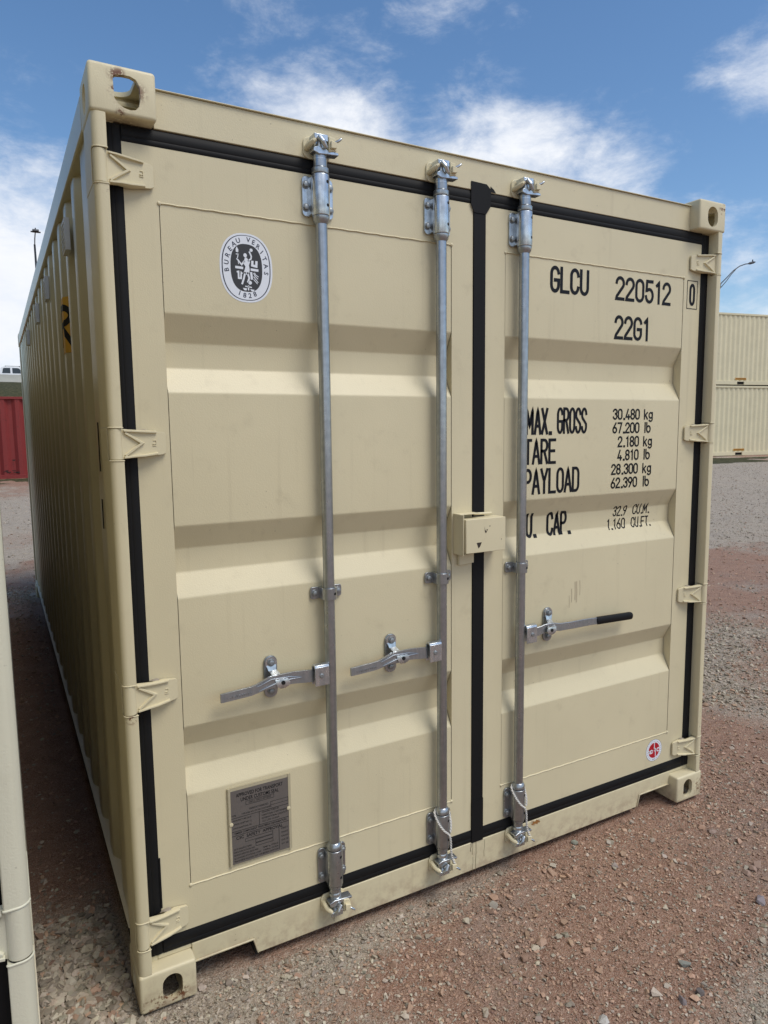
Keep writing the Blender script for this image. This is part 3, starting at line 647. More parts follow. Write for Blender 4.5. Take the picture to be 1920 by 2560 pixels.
    if grip: kx = [(.058, .0, .0140, .004), (.085, .005, .0125, .003), (.110, .012, .0120, .002), (.150, .012, .0120, .0), (.175, .007, .0115, -.004), (.230, .005, .0110, -.004), (.300, .004, .0110, -.002), (.350, .002, .0105, .0), (.380, -.001, .0105, .0), (.565, -.006, .0105, .0)]
    m = MB(); vs = []; 
    for dx_, dz_, hh_, y_ in kx:
        X = x + s * (dx_ + .005); hh_ *= 1.28; dz_ *= .85; vs += [(X, y_ + .004, zc + dz_ - hh_), (X, y_ + .006, zc + dz_ + hh_), (X, y_ + .014, zc + dz_ + hh_), (X, y_ + .014, zc + dz_ - hh_)]
    fs = [(0, 1, 2, 3)] + [(4 * k + j, 4 * k + 4 + j, 4 * k + 4 + (j + 1) % 4, 4 * k + (j + 1) % 4) for k in range(len(kx) - 1) for j in range(4)] + [tuple(4 * (len(kx) - 1) + j for j in (3, 2, 1, 0))]
    m.add(vs, fs)
    if not grip:
        def rb(pts, r0): m.tube([(x + s * (a_ + .005), b_ - .002, zc + c_) for a_, b_, c_ in pts], r0, 6)
        rb([(.10, .004, .006), (.135, .001, .008), (.185, -.002, .004), (.215, -.002, -.004), (.238, .002, -.012)], [.001, .002, .002, .002, .0015]); rb([(.10, .004, .006), (.14, .001, .016), (.20, -.002, .019), (.225, .0, .009), (.245, .002, .002)], [.001, .0016, .0018, .0016, .0015])
        for k in range(11):   # raised cast marks on the grip end
            a_ = .262 + k * .0068; zz_ = -.0105 - k * .00042
            rb([(a_, .0035, zz_ - .004), (a_ + .003 * random.uniform(-1, 1), .0030, zz_), (a_ + .002, .0035, zz_ + .005 * random.uniform(.3, 1))], .0008)
    lv = obj('handle', m, M_galv, rod, bevel=.0015)
    if grip:
        g = MB(); vs = []
        for dx_, hh_ in ((.372, .0135), (.376, .0155), (.560, .0155), (.566, .0135), (.568, .008)):
            X = x + s * (dx_ + .005); zz_ = zc - .0 - (dx_ - .37) * .030; pp = []
            for k in range(12):
                a_ = 2 * math.pi * k / 12; cx_, cz_ = math.cos(a_), math.sin(a_); pp.append((X, .010 + .0095 * math.copysign(abs(cx_) ** .6, cx_), zz_ + hh_ * math.copysign(abs(cz_) ** .6, cz_)))
            vs += pp
        fs = [(12 * k + j, 12 * k + (j + 1) % 12, 12 * k + 12 + (j + 1) % 12, 12 * k + 12 + j) for k in range(4) for j in range(12)] + [tuple(range(12)), tuple(range(48, 60))[::-1]]
        g.add(vs, fs); gg = obj('handle_grip', g, M_grip, rod, label='black rubber grip on the handle end')
    # handle keeper plate with swinging hasp
    m = MB(); kxp = x + s * (.190 if not grip else .1545); kz = hz + .011
    m.prism(stadium(kxp, kz, .042, .132, 8, .95), 'y', .0440, .0495); 
    for z in (kz + .046, kz - .046): m.hexbolt(kxp, .0440 - (.006 if z > kz else 0), z, .0090, .008, 1)
    m.box(kxp - .017, kxp + .017, .018, .045, kz - .030, kz - .024); m.cyl((kxp - .010, .0436, kz - .030), (kxp - .010, .0428, kz - .030), .005, 10, 2)
    kp = obj('handle_keeper', m, [M_galv, M_bolt, M_hole], box_c, bevel=.0008)
    m = MB(); d = s * .020
    m.prism(stadium(kxp, kz + .044, .036, .040, 6, .95), 'y', .0385, .0435)
    vs = []
    for z, y_, dx_, hw in ((kz + .040, .0390, 0, .016), (kz + .022, .034, -.002 * s, .0125), (kz + .010, .012, -.010 * s, .0125), (kz + .002, -.004, -.018 * s, .020), (kz - .010, -.007, -.022 * s, .023), (kz - .020, -.006, -.022 * s, .018), (kz - .027, -.002, -.022 * s, .008)):
        vs += [(kxp + dx_ - hw, y_, z), (kxp + dx_ + hw, y_, z), (kxp + dx_ + hw, y_ + .004, z + .002), (kxp + dx_ - hw, y_ + .004, z + .002)]
    nn = len(vs) // 4; m.add(vs, [(0, 1, 2, 3)] + [(4 * k + j, 4 * k + 4 + j, 4 * k + 4 + (j + 1) % 4, 4 * k + (j + 1) % 4) for k in range(nn - 1) for j in range(4)] + [tuple(4 * (nn - 1) + j for j in (3, 2, 1, 0))])
    hx_ = kxp - .022 * s; m.cyl((hx_, -.0062, kz - .008), (hx_, -.0082, kz - .008), .0065, 12, 2)
    obj('hasp', m, [M_galv2, M_bolt, M_hole], kp, bevel=.0012)
    return rod
rodset(RX[0], -1, .912); rodset(RX[1], -1, .915); rodset(RX[2], 1, .912, True)

# --- lock box over the door joint
m = MB()
m.box(1.121, 1.290, -.0165, -.0135, 1.2480, 1.3660); m.box(1.121, 1.290, -.0138, .044, 1.3630, 1.3660); m.box(1.287, 1.290, -.0138, .044, 1.2480, 1.3635); m.box(1.121, 1.287, -.0138, .030, 1.2480, 1.2510); m.box(1.1205, 1.1235, -.0138, .035, 1.2515, 1.3625)
lb = obj('lock_box', m, M_hinge, box_c, bevel=.003)
m = MB(); m.box(1.1115, 1.1150, -.0135, .0498, 1.2400, 1.3830); m.box(1.1150, 1.195, .010, .0495, 1.3795, 1.3830); m.box(1.1150, 1.150, .004, .0495, 1.2400, 1.2430)
m.cyl((1.185, .030, 1.378), (1.262, .030, 1.376), .005, 8)
obj('lock_box_bracket', m, M_hinge, lb, bevel=.0015)
m = MB(); m.prism([(1.129, 1.199), (1.191, 1.203), (1.191, 1.244), (1.129, 1.244)], 'y', .0360, .0498); m.box(1.127, 1.132, .036, .0447, 1.200, 1.238); obj('backing_tab', m, M_hinge, lb, bevel=.001)
m = MB(); fy = lambda x, z: -.0168
def chip(pl): disc(m, [(1.121 + a_ * .001, 1.248 + b_ * .001) for a_, b_ in pl], -.0169, 0)
M_bare = plain('bare_dark_steel', (.035, .025, .018), .6)
for pl in ([(44, 35), (66, 36), (58, 20), (52, 15)], [(77, 92), (80, 78), (87, 72), (86, 80), (92, 79), (84, 66), (79, 70)], [(98, 92), (103, 91), (100, 86)], [(150, 42), (153, 41), (151, 36)]):
    m = MB(); chip(pl); obj('paint_chip', m, M_bare, lb, recalc=False)
m = MB(); m.tube([(1.317, .048, 1.298), (1.3175, .046, 1.285), (1.315, .045, 1.276), (1.308, .0455, 1.272), (1.302, .047, 1.275)], .0024, 8); obj('wire_hook', m, M_hinge, box_c)

# --- side walls
PER = .295
def side_prof(y, y0=.165, y1=5.90):
    if y < y0 + .06 or y > y1 - .04: return .012
    e = (y - .365) / PER; f = (e - math.floor(e)) * PER     # 0 = end of an outer flat
    D_ = .036
    if f < .066: return .012 + D_ * f / .066
    if f < .144: return .012 + D_
    if f < .210: return .012 + D_ * (.210 - f) / .066
    return .012
def side_pts():
    ys = [.161, .225]; k = 0
    yy_ = .365
    while yy_ < 5.75:
        ys += [yy_, yy_ + .066, yy_ + .144, yy_ + .210]; yy_ += PER
    out = [(.012, .161), (.012, .365)]
    yy_ = .365
    while yy_ + PER < 5.9:
        out += [(.048, yy_ + .066), (.048, yy_ + .144), (.012, yy_ + .210), (.012, yy_ + PER)]; yy_ += PER
    out.append((.012, Ln - .14)); return out
def corr(pl, r=.010):    # round the folds
    o = [pl[0]]
    for a, b, c in zip(pl, pl[1:], pl[2:]):
        A, B, Cc = Vector(a), Vector(b), Vector(c); p = B + (A - B).normalized() * r; q2 = B + (Cc - B).normalized() * r
        o += [tuple(p), tuple((p + q2 + B * 2) / 4), tuple(q2)]
    o.append(pl[-1]); return o
SP = corr(side_pts())
def side_wall(mirror):
    m = MB(); fx = (lambda x: Wd - x) if mirror else (lambda x: x)
    p = SP; n = len(p); back = [(x + .003, y) for x, y in p][::-1]
    ring = [(fx(x), y) for x, y in p + back]; N2 = len(ring)
    m.add([(x, y, .1755) for x, y in ring] + [(x, y, 2.482) for x, y in ring], [(i, (i + 1) % N2, N2 + (i + 1) % N2, N2 + i) for i in range(N2)]); return m
for k in (0, 1):
    fx = (lambda x: Wd - x) if k else (lambda x: x)
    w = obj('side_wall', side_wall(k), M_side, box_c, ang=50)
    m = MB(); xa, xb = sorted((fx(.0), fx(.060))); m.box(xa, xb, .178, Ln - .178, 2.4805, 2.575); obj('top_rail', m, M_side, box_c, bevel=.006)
    m = MB(); xa, xb = sorted((fx(.0), fx(.052))); m.box(xa, xb, .165, Ln - .165, .1690, .1745); xa, xb = sorted((fx(.046), fx(.052))); m.box(xa, xb, .165, Ln - .165, .030, .1685, 1); xa, xb = sorted((fx(.022), fx(.052))); m.box(xa, xb, .165, Ln - .165, .024, .0295, 1)
    obj('bottom_rail', m, [M_flange, M_dark], box_c, bevel=.001)  # dark web and lower lip carry the channel recess shade in their colour
# vents, printed marks on the left side
for yv in (.80, 1.88, 2.73, 4.0):
    m = MB(); m.box(-.006, .0115, yv - .055, yv + .055, 2.292, 2.398)
    for i in range(6): m.box(-.0085, -.005, yv - .045, yv + .045, 2.302 + i * .015, 2.309 + i * .015)
    obj('vent', m, plain('white_vent', (.62, .64, .66), .45) if yv < 1 else bpy.data.materials['white_vent'], w if False else box_c, bevel=.003)
def bisected(mb, fn, cuts, mats, name, parent, off):
    me = bpy.data.meshes.new(name); me.from_pydata(mb.v, [], mb.f); me.polygons.foreach_set('material_index', mb.m)
    for mt in mats: me.materials.append(mt)
    bm = bmesh.new(); bm.from_mesh(me)
    for c in cuts: bmesh.ops.bisect_plane(bm, geom=bm.verts[:] + bm.edges[:] + bm.faces[:], plane_co=(0, c, 0), plane_no=(0, 1, 0))
    for v in bm.verts: v.co.x = fn(v.co.y) - off + v.co.x
    bm.to_mesh(me); bm.free(); o = bpy.data.objects.new(name, me); return link(o, parent)
m = MB(); yl0, yl1, zl0, zl1 = 1.090, 1.330, 1.985, 2.200
m.add([(0, y, z) for y, z in [(p[0], p[1]) for p in stadium((yl0 + yl1) / 2, (zl0 + zl1) / 2, yl1 - yl0, zl1 - zl0, 6, .22)]], [tuple(range(28))], 0)
t2 = MB(); text(t2, 'R', 0, .155, 0, .165, lambda x, z: 0, .15)
m.add([(-.0012, 1.268 - x, 2.010 + z) for x, y, z in t2.v], t2.f, 1)
e0 = .365; cuts = [e0 + PER * k + d for k in range(1, 5) for d in (0, .066, .144, .210, .02, .045, .16, .185)]
bisected(m, side_prof, cuts, [M_yellow, M_ink], 'side_sticker', box_c, .0016)['label'] = 'yellow sticker with a black letter R'
for za, zb in ((1.56, 1.705), (1.387, 1.476)):
    m = MB(); m.box(.0098, .0116, .287, .300, za, zb); obj('printed_mark', m, M_ink, box_c)
# end wall, roof, floor
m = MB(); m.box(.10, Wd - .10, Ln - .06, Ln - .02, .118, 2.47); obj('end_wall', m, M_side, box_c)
m = MB(); pl = []; yv = .19
while yv < Ln - .25: pl += [(yv, 2.566), (yv + .10, 2.566), (yv + .115, 2.580), (yv + .185, 2.580)]; yv += .2
n = len(pl); m.add([(.055, y, z) for y, z in pl] + [(Wd - .055, y, z) for y, z in pl] + [(.055, y, z - .01) for y, z in pl] + [(Wd - .055, y, z - .01) for y, z in pl], [(i, i + 1, n + i + 1, n + i) for i in range(n - 1)] + [(2 * n + i, 3 * n + i, 3 * n + i + 1, 2 * n + i + 1) for i in range(n - 1)])
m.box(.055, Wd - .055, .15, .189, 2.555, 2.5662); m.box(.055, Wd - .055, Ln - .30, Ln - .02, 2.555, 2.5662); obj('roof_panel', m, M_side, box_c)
m = MB(); m.box(.055, Wd - .055, .135, Ln - .06, .135, .165)
for k in range(19): m.box(.055, Wd - .055, .35 + k * .29, .40 + k * .29, .03, .134)
obj('floor_frame', m, M_dark, box_c)

# cords hanging from the lower sleeves
def cord(x, name, label, paths):
    m = MB()
    for path in paths: strand(m, path)
    o = obj(name, m, M_cord); return tag(o, label, 'cord', 'twisted cords on the lock rods')
def strand(m, path):
    P = [Vector(p) for p in path]; Q = []
    for i in range(len(P) - 1):
        p0, p1, p2, p3 = P[max(i - 1, 0)], P[i], P[i + 1], P[min(i + 2, len(P) - 1)]
        for k in range(12):
            t = k / 12; Q.append(.5 * ((2 * p1) + (p2 - p0) * t + (2 * p0 - 5 * p1 + 4 * p2 - p3) * t * t + (3 * p1 - p0 - 3 * p2 + p3) * t ** 3))
    Q.append(P[-1])
    for ph in (0, math.pi):
        l = 0; pts = []
        for i, p in enumerate(Q):
            if i: l += (Q[i] - Q[i - 1]).length
            t = (Q[min(i + 1, len(Q) - 1)] - Q[max(i - 1, 0)]).normalized(); a_ = t.cross(Vector((0, 1, 0))).normalized(); b_ = a_.cross(t)
            th = ph + l * 2 * math.pi / .020; pts.append(p + (a_ * math.cos(th) + b_ * math.sin(th)) * .0020)
        m.tube(pts, .0023, 6)
for x, lab in ((RX[1], 'white twisted cord looped on the foot of the middle lock rod'), (RX[2], 'white twisted cord looped on the foot of the rightmost lock rod')):
    cord(x, 'cord', lab, ([(x + .0255, .030, .315), (x + .000, .043, .322), (x - .0300, .024, .318), (x - .026, .002, .285), (x - .010, -.0090, .258), (x + .010, -.0100, .238), (x + .017, -.0100, .215), (x + .0185, -.0100, .185), (x + .022, -.0085, .160), (x + .028, -.010, .135), (x + .034, -.014, .118)], [(x + .000, .048, .318), (x + .0285, .030, .312), (x + .0290, .012, .285), (x + .0250, .000, .262), (x + .0185, -.0060, .243)]))

# ------------------------------------------------------------------ neighbouring container (same kind, no marks)
nb = copy_tree(box_c, None, skip=('lettering', 'scuff_mark', 'certification_sticker', 'round_sticker', 'data_plate', 'side_sticker', 'printed_mark', 'paint_chip', 'grime_run', 'rust_patch'))
nb.location = (-.253 - Wd, -.870, 0)
nb['label'] = 'pale container at the left edge, only its corner post and a hinge showing'
for ch in kids(nb):
    for g in [ch] + kids(ch):
        if g.type == 'MESH' and g.data.materials and g.data.materials[0] in (M_paint, M_hinge, M_cast):
            if g.name.split('.')[0] in ('corner_post', 'hinge'):
                g.material_slots[0].link = 'OBJECT'; g.material_slots[0].material = M_white

# ------------------------------------------------------------------ far containers (seen side on)
M_far = paint('far_cream_paint', (.66, .60, .41), rough=.5, dirt=.3)
M_farred = paint('faded_red_paint', (.21, .022, .02), rough=.65, dirt=.7, dirtcol=(.05, .012, .010), rust=())
def far_container(name, mat, L_, Hh, per, label, group, pockets=None, warn=True, wear=False):
    root = empty(name, (0, 0, 0), label, 'shipping container', group)
    Wf = 2.438   # local: long side along x facing -y, origin mid length at the front face
    def P(nm, m, mt, bv=0): return obj(nm, m, mt, root, bevel=bv)
    hx = L_ / 2; dp = .056 if mat is M_far else .10
    pl = [(-hx + .12, .020)]; xx = -hx + .20
    while xx + per < hx - .15:
        pl += [(xx, .020), (xx + per * .24, dp), (xx + per * .5, dp), (xx + per * .74, .020)]; xx += per
    pl += [(hx - .12, .020)]
    ring = pl + [(a, b + .004) for a, b in pl][::-1]; n = len(ring)
    for s in (0, 1):
        rg = ring if not s else [(a, Wf - b) for a, b in ring]
        m = MB(); m.add([(x, y, .17) for x, y in rg] + [(x, y, Hh - .09) for x, y in rg], [(i, (i + 1) % n, n + (i + 1) % n, n + i) for i in range(n)]); P('side_wall', m, mat)
        y0, y1 = (.0, .06) if not s else (Wf - .06, Wf)
        m = MB(); m.box(-hx + .16, hx - .16, y0, y1, Hh - .095, Hh - .018); P('top_rail', m, mat, .004)
        # bottom rail broken by fork pockets
        m = MB(); xs = [-hx + .16]
        for c in (pockets or ()): xs += [c - .18, c + .18]
        xs.append(hx - .16)
        for i in range(0, len(xs) - 1): 
            if i % 2 == 0: m.box(xs[i], xs[i + 1], y0 + .004, y1, .02, .172)
            else: m.box(xs[i], xs[i + 1], y0 + .004, y1, .142, .172); m.box(xs[i], xs[i + 1], y0 + .004, y1, .02, .032)
        P('bottom_rail', m, mat, .003)
    for c in (pockets or ()):
        m = MB(); m.box(c - .182, c + .182, .05, Wf - .05, .0325, .1415); P('fork_pocket', m, M_hole)
        if warn:
            m = MB(); m.box(c - .27, c + .29, .0165, .0185, .215, .300)
            for r0 in range(2):
                xx = c - .25
                while xx < c + .26:
                    w0 = random.uniform(.02, .06); m.box(xx, min(xx + w0, c + .275), .0145, .0166, .232 + .034 * r0, .252 + .034 * r0, 1); xx += w0 + .015
            P('warning_label', m, [M_orange, M_ink])
    m = MB(); m.box(-hx + .03, -hx + .06, .1, Wf - .1, .1, Hh - .1); m.box(hx - .06, hx - .03, .1, Wf - .1, .1, Hh - .1); P('end_wall', m, mat)
    m = MB(); m.box(-hx + .1, hx - .1, .055, Wf - .055, Hh - .035, Hh - .025); P('roof_panel', m, mat); m = MB(); m.box(-hx + .1, hx - .1, .065, Wf - .065, .145, .168); P('floor_panel', m, M_dark)
    for sx in (-1, 1):
        for sy in (0, 1):
            x0, x1 = sorted((sx * hx, sx * (hx - .16))); y0, y1 = (0, .15) if not sy else (Wf - .15, Wf)
            m = MB(); m.box(x0 + .004, x1 - .004, y0 + .004, y1, .117, Hh - .117); P('corner_post', m, mat, .004)
            for zt in (0, 1):
                src = cast_top if zt else cast_bot; me = src.copy(); me.materials.clear(); me.materials.append(mat); a_ = np.empty(len(me.vertices) * 3); me.vertices.foreach_get('co', a_); a_ = a_.reshape(-1, 3)
                b_ = a_.copy(); b_[:, 0] = sx * (hx - a_[:, 1]); b_[:, 1] = a_[:, 0] if not sy else Wf - a_[:, 0]; b_[:, 2] = Hh - a_[:, 2] if zt else a_[:, 2]
                me.vertices.foreach_set('co', b_.ravel()); bm = bmesh.new(); bm.from_mesh(me); bmesh.ops.recalc_face_normals(bm, faces=bm.faces); bm.to_mesh(me); bm.free(); link(bpy.data.objects.new('corner_casting', me), root)
    return root
dvec = Vector((3.48475672, -0.6950967, 0)).normalized(); ang = math.atan2(dvec.y, dvec.x)
GZ = .30
def place_far(o, wx, wy, z, lx): o.rotation_euler = (0, 0, ang); o.location = (wx - lx * dvec.x, wy - lx * dvec.y, z)
f1 = far_container('shipping_container', M_far, 6.058, 2.896, .24, 'cream ribbed container on the ground at the right, under another', 'cream containers stacked at the right', (-1.03, 1.03))
place_far(f1, 26.56, 16.82, GZ, -1.03)
f2 = far_container('shipping_container', M_far, 6.058, 2.896, .24, 'cream ribbed container on top of the stack at the right, against the sky', 'cream containers stacked at the right', (-1.03, 1.03))
place_far(f2, 26.50, 16.84, GZ + 2.905, -1.03)
fr_ = far_container('shipping_container', M_farred, 6.058, 2.64, .42, 'faded red ribbed container on the grass at the left, below the bank', None, None, False)
fr_.location = (1.6, 23.6, .04); fr_.rotation_euler = (0, 0, R(-4))
m = MB()   # scraped dark wear marks near its foot
for k in range(46):
    x = random.uniform(-2.9, 2.9); z = random.choice([random.uniform(.22, .34), random.uniform(.55, .8), random.uniform(.22, .3)]); w0, h0 = random.uniform(.03, .12), random.uniform(.015, .05)
    m.box(x, x + w0, .013, .0165, z, z + h0)
obj('wear_mark', m, plain('dark_scrape', (.035, .012, .01), .8), fr_)

# ------------------------------------------------------------------ ground
def vnoise(x, y, seed=0):
    xi = np.floor(x).astype(np.int64); yi = np.floor(y).astype(np.int64); xf = x - xi; yf = y - yi
    def h(a, b):
        n = (a * 374761393 + b * 668265263 + seed * 974634777) & 0x7fffffff; n = ((n ^ (n >> 13)) * 1274126177) & 0x7fffffff; return ((n ^ (n >> 16)) & 0xffff) / 65535.0
    u = xf * xf * (3 - 2 * xf); v = yf * yf * (3 - 2 * yf)
    return (h(xi, yi) * (1 - u) + h(xi + 1, yi) * u) * (1 - v) + (h(xi, yi + 1) * (1 - u) + h(xi + 1, yi + 1) * u) * v
def fbm(x, y, sc, o=4, seed=0, g=.5):
    s = 0; a = 1; t = 0
    for k in range(o): s = s + a * vnoise(x * sc, y * sc, seed + k); t += a; a *= g; sc *= 2.03
    return s / t
def sm(x, a, b): t = np.clip((x - a) / (b - a), 0, 1); return t * t * (3 - 2 * t)
def bank(x, y): return 5.72 * sm(y, 46, 77.5)
def ground_z(x, y, detail=True):
    d = .8 * x + .6 * y; z = .32 * sm(d, 6, 31) + bank(x, y)
    near = np.exp(-((x - 1.2) ** 2 + (y) ** 2) / 60)
    if detail:
        z = z + near * ((fbm(x, y, .9, 3, 3) - .5) * .035 + (fbm(x, y, 9, 3, 9) - .5) * .014 + (fbm(x, y, 45, 3, 21) - .5) * .008) + (1 - near) * (fbm(x, y, .35, 4, 5) - .5) * .10
        # dig a hair below anything that rests on it
        foot = ((x > -.05) & (x < 2.5) & (y > -.05) & (y < 6.1)) | ((x > -2.75) & (x < -.2) & (y > -.95) & (y < 5.3))
        z = np.where(foot, np.minimum(z, .002), z)
        z = z + .30 * sm(fbm(x, y, .12, 3, 77), .45, .8) * sm(y, 44, 60) * (1 - sm(y, 66, 72))
    return z - .012 * near
def grey_mask(x, y):     # 1 = grey crushed rock, 0 = red dirt
    w_r = np.clip(np.hypot(x, y) * .28, .25, 2.2); x, y = x + (fbm(x, y, .8, 4, 131) - .5) * 1.6 * w_r, y + (fbm(x, y, .8, 4, 151) - .5) * 1.6 * w_r
    n = fbm(x, y, 1.1, 5, 40, .55) * .6 + fbm(x, y, .22, 3, 61) * .4
    m = sm(n, .42, .68) * .66
    def g(cx, cy, rx, ry, a=0): 
        dx, dy = x - cx, y - cy; c, s = math.cos(a), math.sin(a); return np.exp(-(((dx * c + dy * s) / rx) ** 2 + ((-dx * s + dy * c) / ry) ** 2))
    pos = 2.2 * g(-.12, -.1, .35, .60) + .9 * g(1.25, -.0, .42, .10) + 1.3 * g(1.75, -1.0, .55, .22, .5) + .8 * g(.6, -.05, .35, .12) + .9 * g(4.6, 1.6, 1.6, .55, .6) + .8 * g(.45, -.45, .45, .25) + 1.2 * g(14, 8, 5, 2.2, .5) + .9 * g(0, 14, 5, 6) + 1.0 * g(9.5, 5, 2, 1, .5) + .5 * g(-.1, 2.0, .2, .7) + 1.4 * g(20, 12, 5, 4, .5)
    neg = 1.2 * g(1.05, -.42, .28, .16) + 1.2 * g(2.0, -.1, .9, .32, .1) + .9 * g(-.1, 3.2, .5, 1.6) + 1.0 * g(6.9, 3.0, 1.4, .5, .5) + 1.0 * g(3.0, .35, .8, .35, .4) + .7 * g(1.45, -.35, .35, .2)
    return np.clip(m + pos - neg, 0, 1)
def grass_mask(x, y):
    n = fbm(x, y, 1.3, 4, 90) 
    a = np.exp(-((y - (22.7 + .02 * x)) / .9) ** 2) * (x < 9) * (x > -12)
    t = (x - 22.5) * -dvec.y + (y - 16.2) * dvec.x     # distance in front of the right stack
    b = np.exp(-((t + 1.1) / 1.2) ** 2) * (x > 16) * (x < 34)
    c = sm(y, 44, 48) * (1 - sm(y, 77.5, 78.5))
    return np.clip((a + b) * 1.7 * sm(n, .30, .5) + c * 1.5 * sm(n, .12, .45), 0, 1)
def grid(n, half, a):
    t = np.linspace(-1, 1, n); k = math.asinh(half / a); return a * np.sinh(k * t)
gx = 1.0 + grid(640, 900, .9); gy = 0.2 + grid(640, 900, .9)
X_, Y_ = np.meshgrid(gx, gy); n = len(gx); Z_ = ground_z(X_, Y_)
vv = np.stack([X_, Y_, Z_], -1).reshape(-1, 3); idx = np.arange(n * n).reshape(n, n)
ff = np.stack([idx[:-1, :-1], idx[:-1, 1:], idx[1:, 1:], idx[1:, :-1]], -1).reshape(-1, 4)
def np_mesh(name, v, f, mat, cols=None, smooth=True):
    me = bpy.data.meshes.new(name); me.vertices.add(len(v)); me.vertices.foreach_set('co', v.astype(np.float32).ravel()); k = f.shape[1]
    me.loops.add(f.size); me.loops.foreach_set('vertex_index', f.astype(np.int32).ravel()); me.polygons.add(len(f)); me.polygons.foreach_set('loop_start', np.arange(0, f.size, k, dtype=np.int32)); me.polygons.foreach_set('loop_total', np.full(len(f), k, dtype=np.int32))
    me.polygons.foreach_set('use_smooth', np.full(len(f), smooth)); me.update(calc_edges=True)
    if cols is not None:
        at = me.color_attributes.new('col', 'FLOAT_COLOR', 'POINT'); at.data.foreach_set('color', cols.astype(np.float32).ravel())
    me.materials.append(mat); o = bpy.data.objects.new(name, me); C.objects.link(o); return o
GM = grey_mask(X_, Y_).ravel(); GR = grass_mask(X_, Y_).ravel()
m_, nt, b = newmat('dirt_and_gravel'); at = N(nt, 'ShaderNodeVertexColor', layer_name='col'); sep = N(nt, 'ShaderNodeSeparateColor'); L(nt, at.outputs[0], sep.inputs[0]); o = objco(nt)
fine = noise(nt, o, 60, 6, .7); mid = noise(nt, o, 9, 5, .6); grit = noise(nt, o, 230, 3, .7); far = noise(nt, o, 1.3, 6, .7)
red = mixc(nt, sstep(nt, mid, .3, .7), (.235, .120, .078), (.335, .192, .128)); red = mixc(nt, sstep(nt, grit, .45, .62), red, (.46, .325, .245)); red = mixc(nt, mth(nt, 'MULTIPLY', sstep(nt, fine, .55, .66), .5), red, (.10, .055, .04))
gry = mixc(nt, sstep(nt, mid, .3, .7), (.29, .228, .168), (.41, .335, .252)); gry = mixc(nt, sstep(nt, grit, .42, .6), gry, (.52, .455, .370)); gry = mixc(nt, mth(nt, 'MULTIPLY', sstep(nt, fine, .54, .64), .7), gry, (.12, .085, .065))  # dark fine flecks paint in the shadows between grey stones
k = mth(nt, 'ADD', sep.outputs[0], mth(nt, 'MULTIPLY', mth(nt, 'SUBTRACT', fine, .5), 1.1)); k = mth(nt, 'ADD', k, mth(nt, 'MULTIPLY', mth(nt, 'SUBTRACT', far, .5), 1.3)); c = mixc(nt, sstep(nt, k, .18, .95), red, gry)
c = mixc(nt, mth(nt, 'MULTIPLY', sstep(nt, far, .5, .72), .35), c, (.30, .26, .225))
grs = mixc(nt, sstep(nt, noise(nt, o, 5, 6, .75), .35, .65), (.030, .036, .014), (.10, .088, .042)); k = mth(nt, 'ADD', sep.outputs[1], mth(nt, 'MULTIPLY', mth(nt, 'SUBTRACT', mid, .5), .8)); c = mixc(nt, sstep(nt, k, .4, .6), c, grs)
L(nt, c, b.inputs['Base Color']); b.inputs['Roughness'].default_value = .95; b.inputs['Specular IOR Level'].default_value = .2
vor = N(nt, 'ShaderNodeTexVoronoi', inp={'Scale': 42.0, 'Randomness': 1.0}); L(nt, o, vor.inputs['Vector']); vor2 = N(nt, 'ShaderNodeTexVoronoi', inp={'Scale': 130.0, 'Randomness': 1.0}); L(nt, o, vor2.inputs['Vector']); hh = mth(nt, 'ADD', mth(nt, 'ADD', mth(nt, 'MULTIPLY', vor.outputs[0], -.8), mth(nt, 'MULTIPLY', vor2.outputs[0], -.45)), mth(nt, 'MULTIPLY', grit, .7)); bump(nt, b, hh, 1.0, .010)
g = np_mesh('ground', vv, ff, m_, np.stack([GM, GR, GM * 0, GM * 0 + 1], -1)); tag(g, kind='structure')

